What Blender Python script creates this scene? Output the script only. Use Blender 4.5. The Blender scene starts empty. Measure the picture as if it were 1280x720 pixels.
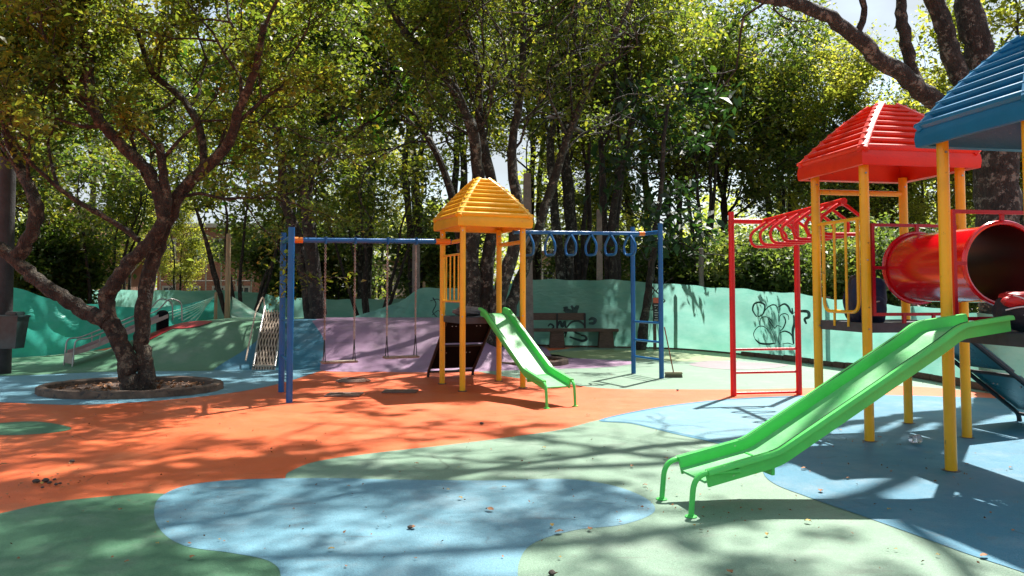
import bpy, bmesh, math, random
import numpy as np
from mathutils import Vector, Matrix

random.seed(7)
S = bpy.context.scene
COL = S.collection
V = Vector
PI = math.pi

# ------------------------------------------------------------------ camera
F = 960.0; CX = 640.0; CY = 319.0; HC = 1.65
PT = math.atan(46.0/960.0)
cp, sp = math.cos(PT), math.sin(PT)
def ray(px, py):
    x = (px-CX)/F; v = (CY-py)/F
    return V((x, cp - v*sp, sp + v*cp))
def G(px, py, z=0.0):
    d = ray(px, py); t = (z-HC)/d.z
    return V((d.x*t, d.y*t, z))
def D(px, py, Y):
    d = ray(px, py); t = Y/d.y
    return V((d.x*t, Y, HC + d.z*t))
def HT(Y, py):
    v = (CY-py)/F
    return HC + Y*(v*cp+sp)/(cp - v*sp)
cam = bpy.data.cameras.new('camera'); co = bpy.data.objects.new('camera', cam); COL.objects.link(co)
cam.sensor_width = 36; cam.lens = 27.0; cam.shift_y = (CY-360)/1280.0; cam.clip_end = 2000; cam.clip_start = 0.05
co.location = (0, 0, HC); co.rotation_euler = (math.radians(90)+PT, 0, 0)
S.camera = co

# ------------------------------------------------------------------ light
SD = V((0.32, 0.48, 1.0)).normalized()      # towards the sun
elev = math.asin(SD.z); az = math.atan2(SD.x, SD.y)
w = bpy.data.worlds.new('World'); S.world = w; w.use_nodes = True
nt = w.node_tree; nt.nodes.clear()
out = nt.nodes.new('ShaderNodeOutputWorld'); bg = nt.nodes.new('ShaderNodeBackground')
sky = nt.nodes.new('ShaderNodeTexSky'); sky.sky_type = 'NISHITA'; sky.sun_disc = False
sky.sun_elevation = elev; sky.sun_rotation = az; sky.air_density = 1.2; sky.dust_density = 2.0; sky.ozone_density = 1.2
tc = nt.nodes.new('ShaderNodeTexCoord'); mp = nt.nodes.new('ShaderNodeMapping'); mp.inputs['Scale'].default_value = (1, 1, 2.6)
ns = nt.nodes.new('ShaderNodeTexNoise'); ns.inputs['Scale'].default_value = 3.0; ns.inputs['Detail'].default_value = 8
rp = nt.nodes.new('ShaderNodeValToRGB'); rp.color_ramp.elements[0].position = 0.42; rp.color_ramp.elements[1].position = 0.58
mx = nt.nodes.new('ShaderNodeMix'); mx.data_type = 'RGBA'; mx.inputs['B'].default_value = (3.6, 4.0, 4.3, 1)
nt.links.new(tc.outputs['Generated'], mp.inputs['Vector']); nt.links.new(mp.outputs['Vector'], ns.inputs['Vector'])
nt.links.new(ns.outputs['Fac'], rp.inputs['Fac']); nt.links.new(rp.outputs['Color'], mx.inputs['Factor'])
nt.links.new(sky.outputs['Color'], mx.inputs['A']); nt.links.new(mx.outputs['Result'], bg.inputs['Color'])
bg.inputs['Strength'].default_value = 0.09
nt.links.new(bg.outputs['Background'], out.inputs['Surface'])
ld = bpy.data.lights.new('sun', 'SUN'); lo = bpy.data.objects.new('sun', ld); COL.objects.link(lo)
ld.energy = 5.0; ld.angle = math.radians(0.9); ld.color = (1.0, 0.95, 0.88)
lo.rotation_euler = SD.to_track_quat('Z', 'Y').to_euler(); lo.location = (10, 20, 30)
S.view_settings.view_transform = 'Standard'; S.view_settings.look = 'None'
S.view_settings.gamma = 1.0; S.view_settings.use_curve_mapping = False
S.view_settings.exposure = 1.2
S.render.engine = 'CYCLES'
S.cycles.max_bounces = 7; S.cycles.diffuse_bounces = 3; S.cycles.glossy_bounces = 3
S.cycles.transmission_bounces = 5; S.cycles.transparent_max_bounces = 8
S.cycles.caustics_reflective = False; S.cycles.caustics_refractive = False
S.cycles.use_denoising = True; S.cycles.sample_clamp_indirect = 6

# ------------------------------------------------------------------ materials
def _nt(name):
    m = bpy.data.materials.new(name); m.use_nodes = True
    n = m.node_tree; n.nodes.clear()
    return m, n
def mat(name, col, rough=0.5, col2=None, scale=3.0, lo_=0.35, hi_=0.65, metallic=0.0, bump=0.0, bscale=30.0,
        coat=0.0, spec=0.5, speck=None, speckscale=120.0, specklo=0.62, stretch=(1, 1, 1), detail=6, rvar=0.0, alpha_dots=None, trans=0.0, bdist=0.02):
    m, n = _nt(name); N = n.nodes; L = n.links
    o = N.new('ShaderNodeOutputMaterial'); b = N.new('ShaderNodeBsdfPrincipled')
    b.inputs['Roughness'].default_value = rough; b.inputs['Metallic'].default_value = metallic
    b.inputs['Specular IOR Level'].default_value = spec
    b.inputs['Coat Weight'].default_value = coat; b.inputs['Coat Roughness'].default_value = 0.12
    t = N.new('ShaderNodeTexCoord'); mpp = N.new('ShaderNodeMapping'); mpp.inputs['Scale'].default_value = stretch
    L.new(t.outputs['Object'], mpp.inputs['Vector'])
    cur = None
    if col2 is None: col2 = tuple(c*0.78 for c in col)
    q = N.new('ShaderNodeTexNoise'); q.inputs['Scale'].default_value = scale; q.inputs['Detail'].default_value = detail
    q.inputs['Roughness'].default_value = 0.62
    L.new(mpp.outputs['Vector'], q.inputs['Vector'])
    r = N.new('ShaderNodeValToRGB'); r.color_ramp.elements[0].position = lo_; r.color_ramp.elements[1].position = hi_
    r.color_ramp.elements[0].color = (*col, 1); r.color_ramp.elements[1].color = (*col2, 1)
    L.new(q.outputs['Fac'], r.inputs['Fac']); cur = r.outputs['Color']
    if speck:
        q2 = N.new('ShaderNodeTexNoise'); q2.inputs['Scale'].default_value = speckscale; q2.inputs['Detail'].default_value = 3
        L.new(mpp.outputs['Vector'], q2.inputs['Vector'])
        r2 = N.new('ShaderNodeValToRGB'); r2.color_ramp.elements[0].position = specklo; r2.color_ramp.elements[1].position = specklo+0.06
        L.new(q2.outputs['Fac'], r2.inputs['Fac'])
        x = N.new('ShaderNodeMix'); x.data_type = 'RGBA'; x.inputs['B'].default_value = (*speck, 1)
        L.new(r2.outputs['Color'], x.inputs['Factor']); L.new(cur, x.inputs['A']); cur = x.outputs['Result']
    L.new(cur, b.inputs['Base Color'])
    if rvar:
        mr = N.new('ShaderNodeMapRange'); mr.inputs['To Min'].default_value = rough-rvar; mr.inputs['To Max'].default_value = rough+rvar
        q3 = N.new('ShaderNodeTexNoise'); q3.inputs['Scale'].default_value = scale*2.3; q3.inputs['Detail'].default_value = 5
        L.new(mpp.outputs['Vector'], q3.inputs['Vector'])
        L.new(q3.outputs['Fac'], mr.inputs['Value']); L.new(mr.outputs['Result'], b.inputs['Roughness'])
    if bump:
        q4 = N.new('ShaderNodeTexNoise'); q4.inputs['Scale'].default_value = bscale; q4.inputs['Detail'].default_value = 5
        L.new(mpp.outputs['Vector'], q4.inputs['Vector'])
        bu = N.new('ShaderNodeBump'); bu.inputs['Strength'].default_value = min(1, bump); bu.inputs['Distance'].default_value = bdist
        L.new(q4.outputs['Fac'], bu.inputs['Height']); L.new(bu.outputs['Normal'], b.inputs['Normal'])
    fin = b.outputs['BSDF']
    if trans:
        tr = N.new('ShaderNodeBsdfTranslucent'); L.new(cur, tr.inputs['Color'])
        ms = N.new('ShaderNodeMixShader'); ms.inputs['Fac'].default_value = trans
        L.new(fin, ms.inputs[1]); L.new(tr.outputs['BSDF'], ms.inputs[2]); fin = ms.outputs['Shader']
    if alpha_dots:
        vo = N.new('ShaderNodeTexVoronoi'); vo.inputs['Scale'].default_value = alpha_dots; vo.inputs['Randomness'].default_value = 0.0
        L.new(mpp.outputs['Vector'], vo.inputs['Vector'])
        lt = N.new('ShaderNodeMath'); lt.operation = 'LESS_THAN'; lt.inputs[1].default_value = 0.36
        L.new(vo.outputs['Distance'], lt.inputs[0])
        tp = N.new('ShaderNodeBsdfTransparent'); ms = N.new('ShaderNodeMixShader')
        L.new(lt.outputs['Value'], ms.inputs['Fac']); L.new(fin, ms.inputs[1]); L.new(tp.outputs['BSDF'], ms.inputs[2]); fin = ms.outputs['Shader']
    L.new(fin, o.inputs['Surface'])
    return m

def leafmat(name, cols, rough=0.45, tl=0.45, hue=(1.16, 1.16, 0.5)):
    m, n = _nt(name); N = n.nodes; L = n.links
    o = N.new('ShaderNodeOutputMaterial')
    g = N.new('ShaderNodeNewGeometry'); t = N.new('ShaderNodeTexCoord')
    q = N.new('ShaderNodeTexNoise'); q.inputs['Scale'].default_value = 0.55; q.inputs['Detail'].default_value = 2
    L.new(t.outputs['Object'], q.inputs['Vector'])
    a = N.new('ShaderNodeMath'); a.operation = 'MULTIPLY_ADD'; a.inputs[1].default_value = 0.62
    s2 = N.new('ShaderNodeMath'); s2.operation = 'MULTIPLY_ADD'; s2.inputs[1].default_value = 1.5; s2.inputs[2].default_value = -0.56
    L.new(q.outputs['Fac'], s2.inputs[0]); L.new(g.outputs['Random Per Island'], a.inputs[0]); L.new(s2.outputs['Value'], a.inputs[2])
    r = N.new('ShaderNodeValToRGB'); e = r.color_ramp.elements
    while len(e) < len(cols): e.new(0.5)
    for i, (p, c) in enumerate(cols): e[i].position = p; e[i].color = (*c, 1)
    L.new(a.outputs['Value'], r.inputs['Fac'])
    d = N.new('ShaderNodeBsdfPrincipled'); d.inputs['Roughness'].default_value = rough; d.inputs['Specular IOR Level'].default_value = 0.45
    L.new(r.outputs['Color'], d.inputs['Base Color'])
    mu = N.new('ShaderNodeMix'); mu.data_type = 'RGBA'; mu.blend_type = 'MULTIPLY'; mu.inputs['Factor'].default_value = 1; mu.clamp_result = False
    mu.inputs['B'].default_value = (*[h*2.2 for h in hue], 1)
    L.new(r.outputs['Color'], mu.inputs['A'])
    tr = N.new('ShaderNodeBsdfTranslucent'); L.new(mu.outputs['Result'], tr.inputs['Color'])
    ms = N.new('ShaderNodeMixShader'); ms.inputs['Fac'].default_value = tl
    L.new(d.outputs['BSDF'], ms.inputs[1]); L.new(tr.outputs['BSDF'], ms.inputs[2]); L.new(ms.outputs['Shader'], o.inputs['Surface'])
    return m

def barkmat(name, c1, c2, c3, sc=9.0, strength=0.9):
    m, n = _nt(name); N = n.nodes; L = n.links
    o = N.new('ShaderNodeOutputMaterial'); b = N.new('ShaderNodeBsdfPrincipled'); b.inputs['Roughness'].default_value = 0.85
    t = N.new('ShaderNodeTexCoord'); mpp = N.new('ShaderNodeMapping'); mpp.inputs['Scale'].default_value = (1, 1, 0.45)
    L.new(t.outputs['Object'], mpp.inputs['Vector'])
    q = N.new('ShaderNodeTexNoise'); q.inputs['Scale'].default_value = sc; q.inputs['Detail'].default_value = 8; q.inputs['Roughness'].default_value = 0.7
    L.new(mpp.outputs['Vector'], q.inputs['Vector'])
    r = N.new('ShaderNodeValToRGB'); r.color_ramp.elements[0].position = 0.38; r.color_ramp.elements[1].position = 0.66
    r.color_ramp.elements[0].color = (*c1, 1); r.color_ramp.elements[1].color = (*c2, 1); L.new(q.outputs['Fac'], r.inputs['Fac'])
    q2 = N.new('ShaderNodeTexNoise'); q2.inputs['Scale'].default_value = sc*0.55; q2.inputs['Detail'].default_value = 6; q2.inputs['Roughness'].default_value = 0.75
    L.new(t.outputs['Object'], q2.inputs['Vector'])
    r2 = N.new('ShaderNodeValToRGB'); r2.color_ramp.elements[0].position = 0.53; r2.color_ramp.elements[1].position = 0.60; L.new(q2.outputs['Fac'], r2.inputs['Fac'])
    x = N.new('ShaderNodeMix'); x.data_type = 'RGBA'; x.inputs['B'].default_value = (*c3, 1)
    L.new(r2.outputs['Color'], x.inputs['Factor']); L.new(r.outputs['Color'], x.inputs['A']); L.new(x.outputs['Result'], b.inputs['Base Color'])
    vo = N.new('ShaderNodeTexVoronoi'); vo.inputs['Scale'].default_value = sc*2.4; vo.feature = 'DISTANCE_TO_EDGE'
    L.new(mpp.outputs['Vector'], vo.inputs['Vector'])
    ad = N.new('ShaderNodeMath'); ad.operation = 'ADD'; L.new(vo.outputs['Distance'], ad.inputs[0]); L.new(q.outputs['Fac'], ad.inputs[1])
    bu = N.new('ShaderNodeBump'); bu.inputs['Strength'].default_value = strength; bu.inputs['Distance'].default_value = 0.05
    L.new(ad.outputs['Value'], bu.inputs['Height']); L.new(bu.outputs['Normal'], b.inputs['Normal'])
    L.new(b.outputs['BSDF'], o.inputs['Surface'])
    return m

def paint(name, c, rough=0.32, worn=None):
    return mat(name, c, rough, tuple(x*0.8 for x in c), 2.2, 0.4, 0.7, bump=0.12, bscale=45, coat=0.10, spec=0.4,
               speck=worn or tuple(x*0.35+0.03 for x in c), speckscale=17, specklo=0.70, rvar=0.1)
Y_ = paint('yellow paint', (0.90, 0.47, 0.015))
R_ = paint('red paint', (0.74, 0.007, 0.008))
B_ = paint('blue paint', (0.004, 0.12, 0.36))
DR_ = paint('dark red paint', (0.42, 0.004, 0.02))
GN = paint('green slide plastic', (0.085, 0.62, 0.11), 0.42, worn=(0.35, 0.55, 0.3))
GNL = mat('worn pale green slide bed', (0.08, 0.46, 0.12), 0.5, (0.19, 0.50, 0.21), 4, 0.35, 0.7, bump=0.08, stretch=(1, 1, 1), rvar=0.1, speck=(0.25, 0.3, 0.2), speckscale=40, specklo=0.69)
YRF = paint('yellow roof plastic', (0.92, 0.47, 0.013), 0.4, worn=(0.75, 0.22, 0.02))
RRF = paint('red roof plastic', (0.74, 0.028, 0.005), 0.4, worn=(0.5, 0.02, 0.02))
BRF = paint('blue roof plastic', (0.004, 0.16, 0.33), 0.38, worn=(0.10, 0.30, 0.42))
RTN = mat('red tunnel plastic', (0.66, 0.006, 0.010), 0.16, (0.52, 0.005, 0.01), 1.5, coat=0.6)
RTI = mat('shade dark tunnel inside', (0.10, 0.008, 0.010), 0.35, (0.06, 0.006, 0.008), 2.5)  # inner shade of the tunnel put into a darker red
ORG = paint('orange sleeve paint', (0.80, 0.22, 0.02))
GREY = mat('dark grey deck steel', (0.055, 0.06, 0.075), 0.5, (0.03, 0.035, 0.045), 6, bump=0.2)
DECK = mat('perforated deck steel', (0.055, 0.06, 0.075), 0.5, (0.03, 0.035, 0.045), 6, alpha_dots=32)
BLK = mat('black panel plastic', (0.004, 0.004, 0.006), 0.7, (0.006, 0.006, 0.008), 3, bump=0.1, spec=0.1)
BLKT = mat('black frame steel', (0.005, 0.006, 0.007), 0.6, (0.015, 0.015, 0.017), 5)
TEALP = mat('dark teal panel plastic', (0.010, 0.10, 0.12), 0.3, (0.02, 0.15, 0.17), 2, rvar=0.12)
BOLT = mat('bright bolt steel', (0.5, 0.5, 0.5), 0.3, metallic=1.0)
GALV = mat('galvanised steel', (0.42, 0.41, 0.40), 0.42, (0.25, 0.24, 0.23), 5, metallic=0.8, bump=0.15)
CHAIN = mat('chain steel', (0.50, 0.44, 0.40), 0.4, (0.25, 0.16, 0.12), 8, metallic=0.7)
WOOD = mat('weathered wood', (0.17, 0.10, 0.07), 0.75, (0.07, 0.042, 0.03), 6, stretch=(1, 6, 6), bump=0.4)
WOODP = mat('pale wood post', (0.38, 0.27, 0.15), 0.75, (0.24, 0.16, 0.09), 6, stretch=(5, 5, 0.6), bump=0.4)
SEATW = mat('swing seat wood', (0.36, 0.28, 0.22), 0.7, (0.2, 0.15, 0.11), 6, stretch=(1, 6, 6), bump=0.3)
CONC = mat('concrete', (0.27, 0.23, 0.20), 0.85, (0.17, 0.145, 0.125), 4, bump=0.5, speck=(0.1, 0.09, 0.08), speckscale=25)
CONCD = mat('dark stained concrete', (0.035, 0.033, 0.033), 0.85, (0.018, 0.016, 0.016), 4, bump=0.5)
CURB = mat('planter kerb concrete', (0.17, 0.11, 0.075), 0.85, (0.075, 0.05, 0.035), 5, bump=0.6, speck=(0.05, 0.04, 0.035), speckscale=14, specklo=0.6)
SOIL = mat('planter soil', (0.10, 0.06, 0.04), 0.95, (0.05, 0.03, 0.022), 8, bump=1.0)
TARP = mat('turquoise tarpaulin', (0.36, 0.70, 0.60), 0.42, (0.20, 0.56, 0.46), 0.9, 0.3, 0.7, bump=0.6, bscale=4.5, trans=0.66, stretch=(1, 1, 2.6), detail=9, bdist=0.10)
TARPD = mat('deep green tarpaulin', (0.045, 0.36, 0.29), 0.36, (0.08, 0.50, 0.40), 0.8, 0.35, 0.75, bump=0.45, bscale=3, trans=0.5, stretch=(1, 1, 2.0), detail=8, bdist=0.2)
TARPW = mat('bleached tarpaulin', (0.62, 0.78, 0.68), 0.5, (0.32, 0.62, 0.50), 5.0, 0.35, 0.6, bump=0.5, bscale=8, trans=0.35, stretch=(0.5, 1, 3))
INK = mat('black spray paint', (0.01, 0.03, 0.028), 0.6, (0.03, 0.09, 0.08), 9)
ROPE = mat('cream rope', (0.55, 0.44, 0.34), 0.8, (0.36, 0.27, 0.2), 12, bump=0.3)
BRN = mat('dark brown board', (0.055, 0.028, 0.018), 0.7, (0.03, 0.018, 0.012), 6)
BRICK_ = None
def brickmat():
    m, n = _nt('red brick wall'); N = n.nodes; L = n.links
    o = N.new('ShaderNodeOutputMaterial'); b = N.new('ShaderNodeBsdfPrincipled'); b.inputs['Roughness'].default_value = 0.85
    t = N.new('ShaderNodeTexCoord'); mpp = N.new('ShaderNodeMapping'); mpp.inputs['Rotation'].default_value = (PI/2, 0, 0)
    L.new(t.outputs['Object'], mpp.inputs['Vector'])
    k = N.new('ShaderNodeTexBrick'); k.inputs['Scale'].default_value = 3; k.inputs['Color1'].default_value = (0.42, 0.16, 0.10, 1)
    k.inputs['Color2'].default_value = (0.34, 0.12, 0.08, 1); k.inputs['Mortar'].default_value = (0.4, 0.3, 0.25, 1)
    L.new(mpp.outputs['Vector'], k.inputs['Vector']); L.new(k.outputs['Color'], b.inputs['Base Color']); L.new(b.outputs['BSDF'], o.inputs['Surface'])
    return m
BRICK = brickmat()
PLAST = mat('peach plaster', (0.55, 0.36, 0.27), 0.85, (0.45, 0.28, 0.21), 1.5)
PLASTW = mat('pale plaster', (0.62, 0.56, 0.50), 0.85, (0.5, 0.44, 0.4), 1.5)
TILE = mat('red roof tiles', (0.32, 0.12, 0.09), 0.8, (0.2, 0.08, 0.06), 3, bump=0.6, stretch=(6, 1, 1))
WIN = mat('dark window glass', (0.03, 0.035, 0.04), 0.1)
FRM = mat('window frame paint', (0.5, 0.48, 0.45), 0.5)

def ground(name, c, c2, dirty=(0.12, 0.10, 0.09), dustc=(0.46, 0.44, 0.41)):
    m, n = _nt(name); N = n.nodes; L = n.links
    o = N.new('ShaderNodeOutputMaterial'); b = N.new('ShaderNodeBsdfPrincipled'); b.inputs['Specular IOR Level'].default_value = 0.5
    t = N.new('ShaderNodeTexCoord')
    def noise(s, det=6, ro=0.6):
        q = N.new('ShaderNodeTexNoise'); q.inputs['Scale'].default_value = s; q.inputs['Detail'].default_value = det; q.inputs['Roughness'].default_value = ro
        L.new(t.outputs['Object'], q.inputs['Vector']); return q.outputs['Fac']
    def ramp(src, a, b_, ca=(0, 0, 0, 1), cb=(1, 1, 1, 1)):
        r = N.new('ShaderNodeValToRGB'); r.color_ramp.elements[0].position = a; r.color_ramp.elements[1].position = b_
        r.color_ramp.elements[0].color = ca; r.color_ramp.elements[1].color = cb; L.new(src, r.inputs['Fac']); return r.outputs['Color']
    def mix(f, a, bb, amt=1.0):
        x = N.new('ShaderNodeMix'); x.data_type = 'RGBA'
        if amt != 1.0:
            q = N.new('ShaderNodeMath'); q.operation = 'MULTIPLY'; q.inputs[1].default_value = amt; L.new(f, q.inputs[0]); f = q.outputs['Value']
        L.new(f, x.inputs['Factor']); L.new(a, x.inputs['A'])
        if isinstance(bb, tuple): x.inputs['B'].default_value = (*bb, 1)
        else: L.new(bb, x.inputs['B'])
        return x.outputs['Result']
    base = ramp(noise(0.7), 0.3, 0.7, (*c, 1), (*c2, 1))
    fine = ramp(noise(160, 2), 0.42, 0.62)
    cur = mix(fine, base, tuple(x*0.55 for x in c), 0.7)
    cur = mix(ramp(noise(60, 3), 0.52, 0.66), cur, tuple(x*0.6 for x in c), 0.45)
    cur = mix(ramp(noise(240, 2), 0.60, 0.70), cur, tuple(min(1, x*1.6+0.08) for x in c), 0.6)
    stain = ramp(noise(2.4, 9, 0.75), 0.58, 0.74)
    cur = mix(stain, cur, dirty, 0.55)
    spots = ramp(noise(13, 4, 0.6), 0.70, 0.76)
    cur = mix(spots, cur, (0.06, 0.05, 0.045), 0.45)
    dust = ramp(noise(1.1, 9, 0.7), 0.5, 0.75)
    cur = mix(dust, cur, dustc, 0.22)
    # hairline scuffs
    mw = N.new('ShaderNodeMapping'); mw.inputs['Rotation'].default_value = (0, 0, 0.6); mw.inputs['Scale'].default_value = (1, 7, 1)
    L.new(t.outputs['Object'], mw.inputs['Vector'])
    qs = N.new('ShaderNodeTexNoise'); qs.inputs['Scale'].default_value = 1.6; qs.inputs['Detail'].default_value = 10; L.new(mw.outputs['Vector'], qs.inputs['Vector'])
    cur = mix(ramp(qs.outputs['Fac'], 0.62, 0.7), cur, dirty, 0.3)
    vo = N.new('ShaderNodeTexVoronoi'); vo.feature = 'DISTANCE_TO_EDGE'; vo.inputs['Scale'].default_value = 0.55
    wd = N.new('ShaderNodeMix'); wd.data_type = 'VECTOR'; wd.inputs['Factor'].default_value = 0.16
    qn = N.new('ShaderNodeTexNoise'); qn.inputs['Scale'].default_value = 2.2; qn.inputs['Detail'].default_value = 6; L.new(t.outputs['Object'], qn.inputs['Vector'])
    L.new(t.outputs['Object'], wd.inputs['A']); L.new(qn.outputs['Color'], wd.inputs['B']); L.new(wd.outputs['Result'], vo.inputs['Vector'])
    crk = ramp(vo.outputs['Distance'], 0.0, 0.006, (1, 1, 1, 1), (0, 0, 0, 1))
    brk = ramp(noise(0.9, 4), 0.54, 0.60)
    mm = N.new('ShaderNodeMath'); mm.operation = 'MULTIPLY'; L.new(crk, mm.inputs[0]); L.new(brk, mm.inputs[1])
    cur = mix(mm.outputs['Value'], cur, tuple(x*0.35 for x in c), 0.8)
    cur = mix(ramp(noise(6.5, 10, 0.8), 0.60, 0.70), cur, dirty, 0.35)
    L.new(cur, b.inputs['Base Color'])
    mr = N.new('ShaderNodeMapRange'); mr.inputs['To Min'].default_value = 0.36; mr.inputs['To Max'].default_value = 0.66
    L.new(noise(3.1), mr.inputs['Value']); L.new(mr.outputs['Result'], b.inputs['Roughness'])
    bu = N.new('ShaderNodeBump'); bu.inputs['Strength'].default_value = 0.7; bu.inputs['Distance'].default_value = 0.008
    L.new(noise(75, 5), bu.inputs['Height']); L.new(bu.outputs['Normal'], b.inputs['Normal'])
    L.new(b.outputs['BSDF'], o.inputs['Surface'])
    return m
G_OR = ground('orange rubber', (0.74, 0.13, 0.028), (0.62, 0.10, 0.024), (0.26, 0.07, 0.03), (0.60, 0.36, 0.18))
G_GR = ground('green rubber', (0.19, 0.305, 0.215), (0.15, 0.26, 0.175))
G_GD = ground('deep green rubber', (0.07, 0.20, 0.105), (0.055, 0.165, 0.085))
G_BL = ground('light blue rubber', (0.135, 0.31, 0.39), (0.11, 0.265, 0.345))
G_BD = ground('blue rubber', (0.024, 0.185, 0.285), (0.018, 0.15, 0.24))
G_PU = ground('purple rubber', (0.33, 0.19, 0.31), (0.28, 0.16, 0.27))
G_PM = ground('faded purple rubber', (0.27, 0.21, 0.24), (0.23, 0.19, 0.20))
G_RD = ground('red rubber', (0.42, 0.015, 0.02), (0.34, 0.015, 0.02))
G_EARTH = ground('earth', (0.13, 0.10, 0.07), (0.08, 0.09, 0.045))
G_GRASS = ground('olive rubber', (0.26, 0.33, 0.15), (0.22, 0.29, 0.13))

LF_A = leafmat('mid green leaves', [(0.0, (0.022, 0.045, 0.014)), (0.35, (0.065, 0.10, 0.022)), (0.7, (0.15, 0.175, 0.032)), (1.0, (0.27, 0.24, 0.045))], 0.5, 0.52)
LF_D = leafmat('dark green leaves', [(0.0, (0.018, 0.040, 0.014)), (0.4, (0.045, 0.082, 0.022)), (0.8, (0.10, 0.13, 0.03)), (1.0, (0.21, 0.20, 0.045))], 0.45, 0.52)
LF_Y = leafmat('yellow green leaves', [(0.0, (0.06, 0.09, 0.02)), (0.4, (0.14, 0.165, 0.035)), (0.8, (0.26, 0.26, 0.065)), (1.0, (0.36, 0.31, 0.09))], 0.5, 0.6)
LF_B = leafmat('broad glossy leaves', [(0.0, (0.010, 0.034, 0.012)), (0.45, (0.035, 0.09, 0.016)), (0.8, (0.10, 0.16, 0.02)), (0.93, (0.19, 0.20, 0.03)), (1.0, (0.32, 0.09, 0.02))], 0.3, 0.42)
LF_C = leafmat('dark drooping leaves', [(0.0, (0.008, 0.022, 0.012)), (0.6, (0.02, 0.055, 0.02)), (0.85, (0.05, 0.10, 0.02)), (1.0, (0.13, 0.17, 0.03))], 0.5, 0.35)
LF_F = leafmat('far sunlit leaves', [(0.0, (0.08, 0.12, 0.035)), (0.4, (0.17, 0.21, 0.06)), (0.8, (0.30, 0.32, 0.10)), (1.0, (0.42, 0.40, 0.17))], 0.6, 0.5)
DRY = mat('dry leaf', (0.32, 0.13, 0.04), 0.7, (0.14, 0.06, 0.025), 9)
DRYY = mat('yellow dry leaf', (0.50, 0.33, 0.06), 0.7, (0.3, 0.16, 0.04), 9)
BK1 = barkmat('brown bark', (0.010, 0.008, 0.006), (0.066, 0.046, 0.030), (0.15, 0.125, 0.085), 12, 1.0)
BK2 = barkmat('dark bark', (0.010, 0.008, 0.007), (0.045, 0.032, 0.025), (0.09, 0.075, 0.06))
BK3 = barkmat('lichen bark', (0.009, 0.008, 0.006), (0.050, 0.043, 0.034), (0.20, 0.195, 0.16), 11, 1.0)

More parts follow.
